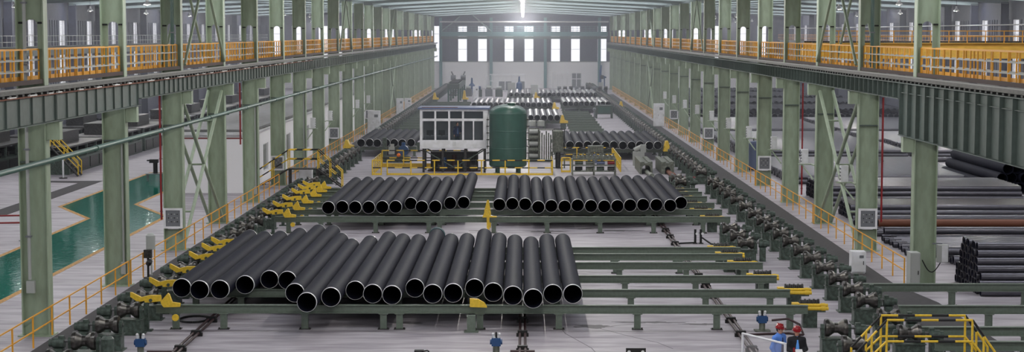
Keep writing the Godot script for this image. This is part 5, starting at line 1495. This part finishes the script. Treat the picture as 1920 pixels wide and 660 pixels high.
func side_bay_stock() -> void:
	var rng := RandomNumberGenerator.new()
	rng.seed = 31
	var r := 0.165
	for p: Array in stack_rows(69.0, 73.4, 7, r):
		stock_pipe(18.3 + rng.randf_range(-0.07, 0.07), p[1], p[0], r, 12.0, M.bare_pipe, "dark steel pipe in the tall stack beside the isolator box column", "pipes of the tall stack by the isolator box")
	for p: Array in stack_rows(81.5, 96.0, 1, r):
		stock_pipe(18.3 + rng.randf_range(-0.3, 0.5), p[1], p[0], r, 12.0, M.bare_pipe, "dark steel pipe in the single layer lying beyond the tall stack", "single layer of pipes beyond the tall stack")
	for p: Array in stack_rows(74.4, 81.4, 1, r):
		stock_pipe(19.5 + rng.randf_range(-0.3, 0.4), p[1], p[0], r, 12.0, M.bare_pipe, "dark steel pipe in the single layer just behind the tall stack", "single layer of pipes just behind the tall stack")
	for p: Array in stack_rows(97.0, 101.5, 3, r):
		stock_pipe(18.4 + rng.randf_range(-0.07, 0.07), p[1], p[0], r, 12.0, M.bare_pipe, "dark steel pipe in the three layer stack by the braced columns", "pipes of the three layer stack")
	for p: Array in stack_rows(105.5, 113.0, 4, r):
		stock_pipe(18.4 + rng.randf_range(-0.07, 0.07), p[1], p[0], r, 12.0, M.bare_pipe, "dark steel pipe in the four layer stack by the braced columns", "pipes of the four layer stack")
	for a: Array in [[76.2, 0.54, 18.9], [79.4, 0.54, 18.5], [87.5, 0.55, 18.2], [93.0, 0.58, 18.8], [103.6, 0.25, 19.0], [116.0, 0.25, 19.0], [119.5, 0.25, 19.6]]:
		stock_pipe(a[2], a[1], a[0], 0.2, 11.0, M.bare_pipe, "bright bare steel pipe lying alone across the stock", "bright single pipes across the stock")
	stock_pipe(18.6, 0.56, 91.0, 0.2, 12.0, M.rust_pipe, "rusty brown pipe lying alone across the stock", "")
	# everything further back in this bay is too small to pick apart
	var mm := MultiMesh.new()
	mm.transform_format = MultiMesh.TRANSFORM_3D
	mm.mesh = MB.new().cyl(Vector3.ZERO, Vector3(13.0, 0, 0), r, 10).mesh()
	var spots := []
	for s: Array in [[121.0, 140.0, 2], [143.0, 160.0, 3], [163.0, 176.0, 2], [181.0, 206.0, 2]]:
		for p: Array in stack_rows(s[0], s[1], s[2], r):
			for x: float in [18.6, 33.0]:
				if x > 30.0 and s[0] < 141.0: continue
				spots.append(V(x + rng.randf_range(-0.1, 0.1), p[1], p[0]))
	for s: Array in [[84.0, 96.0, 2], [98.0, 113.0, 4]]:
		for p: Array in stack_rows(s[0], s[1], s[2], r):
			spots.append(V(34.5 + rng.randf_range(-0.1, 0.1), p[1], p[0]))
	mm.instance_count = spots.size()
	for i in spots.size(): mm.set_instance_transform(i, Transform3D(Basis(), spots[i]))
	var o := MultiMeshInstance3D.new()
	o.name = "stacked_pipes"
	o.multimesh = mm
	o.material_override = M.bare_pipe
	add_child(o, true)
	tag(o, "layers of thin dark steel pipes stacked far back in the side bay", "pipes", "", "stuff")
	# bright bars on the far layers
	for a: Array in [[142.0, 0.22], [161.5, 0.22], [178.0, 0.22], [180.0, 0.22]]:
		stock_pipe(18.8, a[1], a[0], 0.2, 11.8 if a[0] < 135.0 else 26.0, M.bare_pipe, "bright bare steel pipe lying between the far layers of stock", "bright pipes between the far layers")
	# white service tube along the wall windows
	var wt := thing("service_tube", "thin white service tube along the side wall windows beyond the yellow crane", "tube", "", V(48.862, 11.3, 182.0))
	part(wt, "tube", MB.new().cyl(Vector3(0, 0, -145), Vector3(0, 0, 145), 0.06, 8), M.cable_white)
	for k in 24:
		part(wt, "clip", ubox(Vector3(0.1, 0.1, 0.06)), M.cable_white, Vector3(-0.02, -0.06, 142.0 - 12.0 * k))
	# big coated pipes whose ends face down the hall
	for i in 38:
		var t := thing("stored_pipe", "large dark pipe in the far row whose ends face along the side bay", "pipe", "far row of large stored pipes", V(19.5 + 0.74 * i, 0.37, 212.0))
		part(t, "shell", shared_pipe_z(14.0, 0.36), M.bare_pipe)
		part(t, "bore", shared_bore_z(14.0, 0.32), M.black_coating)  # bare pipe too, its inner shade put into the bore colour
	var m2 := MultiMesh.new()
	m2.transform_format = MultiMesh.TRANSFORM_3D
	m2.mesh = MB.new().cyl(Vector3.ZERO, Vector3(0, 0, -14), 0.36, 12, 0.36, false).cyl(Vector3.ZERO, Vector3(0, 0, -14), 0.33, 12, 0.33, false, true).mesh()
	var sp2 := []
	for row: Array in [[212.0, 1.01], [234.0, 0.37], [234.0, 1.01], [256.0, 0.37], [256.0, 1.01], [278.0, 0.37], [300.0, 0.37]]:
		for i in 37: sp2.append(V(19.87 + 0.74 * i - (0.37 if row[1] < 0.5 else 0.0), row[1], row[0]))
	m2.instance_count = sp2.size()
	for i in sp2.size(): m2.set_instance_transform(i, Transform3D(Basis(), sp2[i]))
	var o2 := MultiMeshInstance3D.new()
	o2.name = "stored_pipes"
	o2.multimesh = m2
	o2.material_override = M.black_coating
	add_child(o2, true)
	tag(o2, "rows of large dark pipes stored at the far end of the side bay", "pipes", "", "stuff")
	# coated pipes under the deep girder
	for k in 3:
		for i in 7 - k:
			var t := thing("stored_pipe", "large black coated pipe in the pyramid behind the deep girder", "pipe", "pyramid of large black pipes", V(31.0 + 0.74 * i + 0.37 * k, 0.37 + 0.62 * k, 114.0 + 0.5 * sin(i * 1.7)))
			part(t, "shell", shared_pipe_z(14.0, 0.36), M.black_coating)
			part(t, "bore", shared_bore_z(14.0, 0.32), M.black_coating)

# ---------------------------------------------------------------- haze in the far part of the hall
func haze() -> void:
	var f := FogVolume.new()
	f.name = "dust_haze"
	f.shape = RenderingServer.FOG_VOLUME_SHAPE_BOX
	f.size = Vector3(100.3, 15.55, 220.9)
	var fm := FogMaterial.new()
	fm.density = HAZE
	fm.albedo = Color(0.93, 0.945, 1.0)
	f.material = fm
	f.position = V(0, 7.625, 223.68)
	add_child(f)
	tag(f, "thin pale dust haze hanging in the far part of the hall", "haze", "", "stuff")

const HAZE := 0.0015

const LAMP_E := 40.0

# ---------------------------------------------------------------- people: one surface per body or garment, from joined capsules
func nets(bones: Array, cell: float, k: float) -> MB:
	var lo := Vector3(1e9, 1e9, 1e9)
	var hi := -lo
	for b: Array in bones:
		var r := maxf(b[2], b[3]) + k + cell * 3.0
		for e in 2:
			lo = lo.min(b[e] - Vector3.ONE * r)
			hi = hi.max(b[e] + Vector3.ONE * r)
	var nx := int((hi.x - lo.x) / cell) + 2
	var ny := int((hi.y - lo.y) / cell) + 2
	var nz := int((hi.z - lo.z) / cell) + 2
	var g := PackedFloat32Array()
	g.resize(nx * ny * nz)
	g.fill(1.0)
	for b: Array in bones:
		var a: Vector3 = b[0]
		var c: Vector3 = b[1]
		var ra: float = b[2]
		var rb: float = b[3]
		var sq: Vector3 = b[4] if b.size() > 4 else Vector3.ONE
		var m := maxf(ra, rb) * maxf(1.0, maxf(1.0 / sq.x, 1.0 / sq.z)) + k + cell * 2.0
		var p0 := ((a.min(c) - Vector3.ONE * m - lo) / cell).floor().max(Vector3.ZERO)
		var p1 := ((a.max(c) + Vector3.ONE * m - lo) / cell).ceil().min(Vector3(nx - 1, ny - 1, nz - 1))
		var ac := (c - a) * sq
		var ll := maxf(ac.length_squared(), 1e-9)
		for z in range(int(p0.z), int(p1.z) + 1):
			for y in range(int(p0.y), int(p1.y) + 1):
				for x in range(int(p0.x), int(p1.x) + 1):
					var q := (lo + Vector3(x, y, z) * cell - a) * sq
					var t := clampf(q.dot(ac) / ll, 0.0, 1.0)
					var d := (q - ac * t).length() - lerpf(ra, rb, t)
					var i := x + nx * (y + ny * z)
					var o := g[i]
					var h := maxf(k - absf(o - d), 0.0) / k
					g[i] = minf(o, d) - h * h * k * 0.25
	var vid := {}
	var vs := PackedVector3Array()
	var ns := PackedVector3Array()
	var off := [0, 1, nx, nx + 1, nx * ny, nx * ny + 1, nx * ny + nx, nx * ny + nx + 1]
	var edges := [[0, 1], [2, 3], [4, 5], [6, 7], [0, 2], [1, 3], [4, 6], [5, 7], [0, 4], [1, 5], [2, 6], [3, 7]]
	var cr := [Vector3(0, 0, 0), Vector3(1, 0, 0), Vector3(0, 1, 0), Vector3(1, 1, 0), Vector3(0, 0, 1), Vector3(1, 0, 1), Vector3(0, 1, 1), Vector3(1, 1, 1)]
	for z in nz - 1:
		for y in ny - 1:
			for x in nx - 1:
				var i := x + nx * (y + ny * z)
				var neg := 0
				for j in 8:
					if g[i + off[j]] < 0.0: neg += 1
				if neg == 0 or neg == 8: continue
				var s := Vector3.ZERO
				var n := 0
				for e: Array in edges:
					var d0: float = g[i + off[e[0]]]
					var d1: float = g[i + off[e[1]]]
					if (d0 < 0.0) != (d1 < 0.0):
						s += (cr[e[0]] as Vector3).lerp(cr[e[1]], d0 / (d0 - d1))
						n += 1
				vid[i] = vs.size()
				vs.append(lo + (Vector3(x, y, z) + s / n) * cell)
				var gr := Vector3(g[i + 1] - g[i] + g[i + off[7]] - g[i + off[6]], g[i + off[2]] - g[i] + g[i + off[7]] - g[i + off[5]], g[i + off[4]] - g[i] + g[i + off[7]] - g[i + off[3]])
				ns.append(gr.normalized())
	var mb := MB.new()
	var st := [1, nx, nx * ny]
	for i: int in vid:
		for ax in 3:
			var j: int = i + st[ax]
			if (g[i] < 0.0) == (g[j] < 0.0): continue
			var u: int = st[(ax + 1) % 3]
			var w: int = st[(ax + 2) % 3]
			if not (vid.has(i - u) and vid.has(i - w) and vid.has(i - u - w)): continue
			var a: int = vid[i]
			var b: int = vid[i - u]
			var c: int = vid[i - u - w]
			var e: int = vid[i - w]
			mb.tri(vs[a], vs[b], vs[c], ns[a], ns[b], ns[c])
			mb.tri(vs[a], vs[c], vs[e], ns[a], ns[c], ns[e])
	return mb

func person(at: Vector3, turn: float, label: String, jacket: Color, shirt: Color, trousers: Color, look: float, helmet: Material, hold: bool, group := "") -> void:
	var t := thing("person", label, "person", group, at, turn)
	if not M.has("skin"): mat("skin", Color(0.78, 0.58, 0.48), 0.6)
	var jm := mat("jacket%d" % get_child_count(), jacket, 0.8)
	var sm := mat("shirt%d" % get_child_count(), shirt, 0.8)
	var tm := mat("trousers%d" % get_child_count(), trousers, 0.85)
	var sh := [Vector3(-0.19, 1.42, 0), Vector3(0.19, 1.42, 0)]
	var el := [Vector3(-0.27, 1.14, 0.02), Vector3(0.27, 1.14, 0.02)]
	var wr := [Vector3(-0.12, 1.08, 0.27), Vector3(0.12, 1.1, 0.27)]
	if not hold:
		el = [Vector3(-0.28, 1.13, -0.04), Vector3(0.27, 1.14, 0.0)]
		wr = [Vector3(-0.26, 0.88, 0.08), Vector3(0.16, 1.04, 0.24)]
	# body: legs, trunk, neck, arms and hands as one surface
	var bones := [[Vector3(0, 0.98, 0), Vector3(0, 1.36, 0), 0.12, 0.13, Vector3(0.75, 1, 1.1)], [Vector3(0, 1.4, 0), Vector3(0, 1.56, 0.015), 0.06, 0.055]]
	for s in 2:
		var g: float = -1.0 if s == 0 else 1.0
		bones.append([Vector3(g * 0.09, 0.95, 0), Vector3(g * 0.1, 0.5, 0.01), 0.085, 0.055])
		bones.append([Vector3(g * 0.1, 0.5, 0.01), Vector3(g * 0.11, 0.08, -0.01), 0.055, 0.036])
		bones.append([Vector3(g * 0.11, 0.05, -0.03), Vector3(g * 0.13, 0.04, 0.14), 0.036, 0.03])
		bones.append([sh[s] - Vector3(g * 0.1, 0, 0), sh[s], 0.07, 0.06])
		bones.append([sh[s], el[s], 0.052, 0.042])
		bones.append([el[s], wr[s], 0.042, 0.028])
	var bodym := nets(bones, 0.02, 0.04)
	# hands
	for s in 2:
		var g: float = -1.0 if s == 0 else 1.0
		var fd: Vector3 = (wr[s] - el[s]).normalized()
		var across := Vector3(-g, 0, 0.1).normalized()
		var curl := (Vector3.DOWN * 0.5 + across * 0.7).normalized()
		var hb := [[wr[s], wr[s] + fd * 0.08, 0.026, 0.034]]
		for i in 4:
			var root: Vector3 = wr[s] + fd * 0.075 + Vector3(0, 0.028 - 0.019 * i, 0)
			var ln: float = [0.036, 0.042, 0.038, 0.03][i]
			var k1: Vector3 = root + fd * ln
			var k2: Vector3 = k1 + (fd * 0.3 + curl).normalized() * ln * 0.8
			hb.append([root, k1, 0.0095, 0.009])
			hb.append([k1, k2, 0.009, 0.008])
		var th: Vector3 = wr[s] + fd * 0.03 + Vector3(0, 0.03, 0)
		hb.append([th, th + (fd * 0.6 + across * 0.6 + Vector3.UP * 0.3).normalized() * 0.05, 0.012, 0.0095])
		bodym.add(nets(hb, 0.0055, 0.008))
	# head, turned towards what the person looks at
	var hd := [[Vector3(0, 0.06, -0.01), Vector3(0, 0.13, -0.012), 0.086, 0.092, Vector3(1.12, 1, 0.96)], [Vector3(0, -0.01, 0.035), Vector3(0, 0.03, 0.03), 0.05, 0.066],
		[Vector3(0, -0.1, 0), Vector3(0, 0.0, 0.0), 0.05, 0.055], [Vector3(0, 0.075, 0.085), Vector3(0, 0.035, 0.108), 0.011, 0.016], [Vector3(-0.022, 0.004, 0.083), Vector3(0.022, 0.004, 0.083), 0.01, 0.01],
		[Vector3(-0.045, 0.09, 0.07), Vector3(0.045, 0.09, 0.07), 0.014, 0.014], [Vector3(-0.086, 0.07, -0.01), Vector3(-0.09, 0.03, -0.005), 0.016, 0.012], [Vector3(0.086, 0.07, -0.01), Vector3(0.09, 0.03, -0.005), 0.016, 0.012]]
	var ht := Transform3D(Basis(Vector3.UP, look).rotated(Vector3.RIGHT, 0.12), Vector3(0, 1.6, 0.02))
	bodym.add(nets(hd, 0.008, 0.014), ht)
	part(t, "body", bodym, M.skin)
	var ey := MB.new()
	for s: float in [-1.0, 1.0]: ey.ball(Vector3(s * 0.033, 0.068, 0.083), 0.011, 8)
	part(t, "eyes", MB.new().add(ey, ht), M.black)
	part(t, "hair", MB.new().add(nets([[Vector3(0, 0.08, -0.03), Vector3(0, 0.14, -0.02), 0.092, 0.09], [Vector3(0, 0.03, -0.05), Vector3(0, 0.08, -0.05), 0.06, 0.08]], 0.012, 0.02), ht), M.black)
	# clothing
	var jb := [[Vector3(0, 0.86, 0), Vector3(0, 1.38, -0.005), 0.165, 0.165, Vector3(0.8, 1, 1.15)], [Vector3(0, 1.46, -0.01), Vector3(0, 1.5, -0.015), 0.085, 0.07]]
	for s in 2:
		var g: float = -1.0 if s == 0 else 1.0
		jb.append([sh[s] - Vector3(g * 0.12, 0, 0), sh[s], 0.09, 0.082])
		jb.append([sh[s], el[s], 0.078, 0.064])
		jb.append([el[s], (el[s] as Vector3).lerp(wr[s], 0.9), 0.062, 0.048])
	part(t, "jacket", nets(jb, 0.02, 0.05), jm)
	part(t, "shirt", nets([[Vector3(0, 1.0, 0.085), Vector3(0, 1.4, 0.07), 0.085, 0.07], [Vector3(0, 1.46, 0.02), Vector3(0, 1.49, 0.025), 0.066, 0.062]], 0.015, 0.03), sm)
	var tb := [[Vector3(-0.06, 0.93, 0), Vector3(0.06, 0.93, 0), 0.13, 0.13]]
	for s: float in [-1.0, 1.0]:
		tb.append([Vector3(s * 0.09, 0.92, 0), Vector3(s * 0.1, 0.5, 0.01), 0.105, 0.08])
		tb.append([Vector3(s * 0.1, 0.5, 0.01), Vector3(s * 0.11, 0.11, -0.01), 0.08, 0.07])
	part(t, "trousers", nets(tb, 0.02, 0.04), tm)
	for s: float in [-1.0, 1.0]:
		part(t, "boot", nets([[Vector3(s * 0.11, 0.055, -0.04), Vector3(s * 0.13, 0.05, 0.17), 0.05, 0.045], [Vector3(s * 0.11, 0.06, -0.02), Vector3(s * 0.11, 0.14, -0.02), 0.05, 0.06]], 0.015, 0.03), M.black)
	if helmet:
		var hm := MB.new().lathe(Vector3(0, 0.11, -0.012), Vector3.UP, [[0.0, 0.128], [0.05, 0.124], [0.09, 0.105], [0.12, 0.072], [0.135, 0.03], [0.138, 0.0]], 20)
		hm.lathe(Vector3(0, 0.11, -0.012), Vector3.UP, [[-0.012, 0.138], [0.008, 0.15], [0.014, 0.128]], 20)
		hm.box(Vector3(0, 0.105, 0.14), Vector3(0.15, 0.012, 0.07)).box(Vector3(0, 0.23, -0.012), Vector3(0.03, 0.03, 0.2))
		part(t, "helmet", MB.new().add(hm, ht), helmet)

func people() -> void:
	var hr := mat("helmet_red", Color(0.52, 0.06, 0.1), 0.25)
	person(V(8.12, 0, 51.2), 0.05, "person in a dark open jacket over a light blue shirt, wearing a red helmet", Color(0.05, 0.055, 0.09), Color(0.36, 0.6, 0.9), Color(0.1, 0.11, 0.16), -0.1, hr, true)
	person(V(7.66, 0, 51.6), 0.75, "person in a light blue work jacket and red helmet, head bent aside", Color(0.32, 0.5, 0.82), Color(0.12, 0.13, 0.3), Color(0.12, 0.16, 0.35), 0.2, hr, false)
	var gl := solo("work_note", MB.new().box(V(8.14, 1.12, 50.84), Vector3(0.21, 0.012, 0.28), Basis(Vector3.RIGHT, 0.35)), M.white_paint, "white sheet of notes held by the person in the dark jacket", "paper")
	gl.set_meta("kind", "thing")
	var rg := thing("radio", "small red hand radio held in front of the dark jacket", "radio", "", V(8.0, 1.17, 50.9))
	part(rg, "case", MB.new().box(Vector3.ZERO, Vector3(0.06, 0.13, 0.04)), M.red_paint)
	part(rg, "aerial", MB.new().cyl(Vector3(0.02, 0.06, 0), Vector3(0.02, 0.16, 0), 0.006, 6), M.black)
	person(V(-4.95, 1.915, 132.0), 0.3, "person in a dark blue jacket standing inside the white cabin", Color(0.1, 0.12, 0.3), Color(0.3, 0.4, 0.6), Color(0.08, 0.09, 0.14), 0.3, null, false)
	# glass screen with white posts in front of the workers
	var gs := thing("glass_screen", "clear glass screen with white posts before the two workers", "glass screen", "", Vector3.ZERO)
	var a := V(6.65, 0, 52.2)
	var b := V(7.67, 0, 50.45)
	for p: Vector3 in [a, b]:
		part(gs, "post", MB.new().cyl(p, p + Vector3.UP * 1.45, 0.04, 10), M.white_paint)
	part(gs, "top_bar", MB.new().cyl(a + Vector3.UP * 1.43, b + Vector3.UP * 1.43, 0.034, 10), M.white_paint)
	var fr := MB.frame(b - a)
	part(gs, "pane", MB.new().box((a + b) / 2 + Vector3.UP * 0.8, Vector3(0.012, (b - a).length() - 0.08, 1.2), Basis(Vector3.UP.cross(fr.y), fr.y, Vector3.UP)), M.glass)
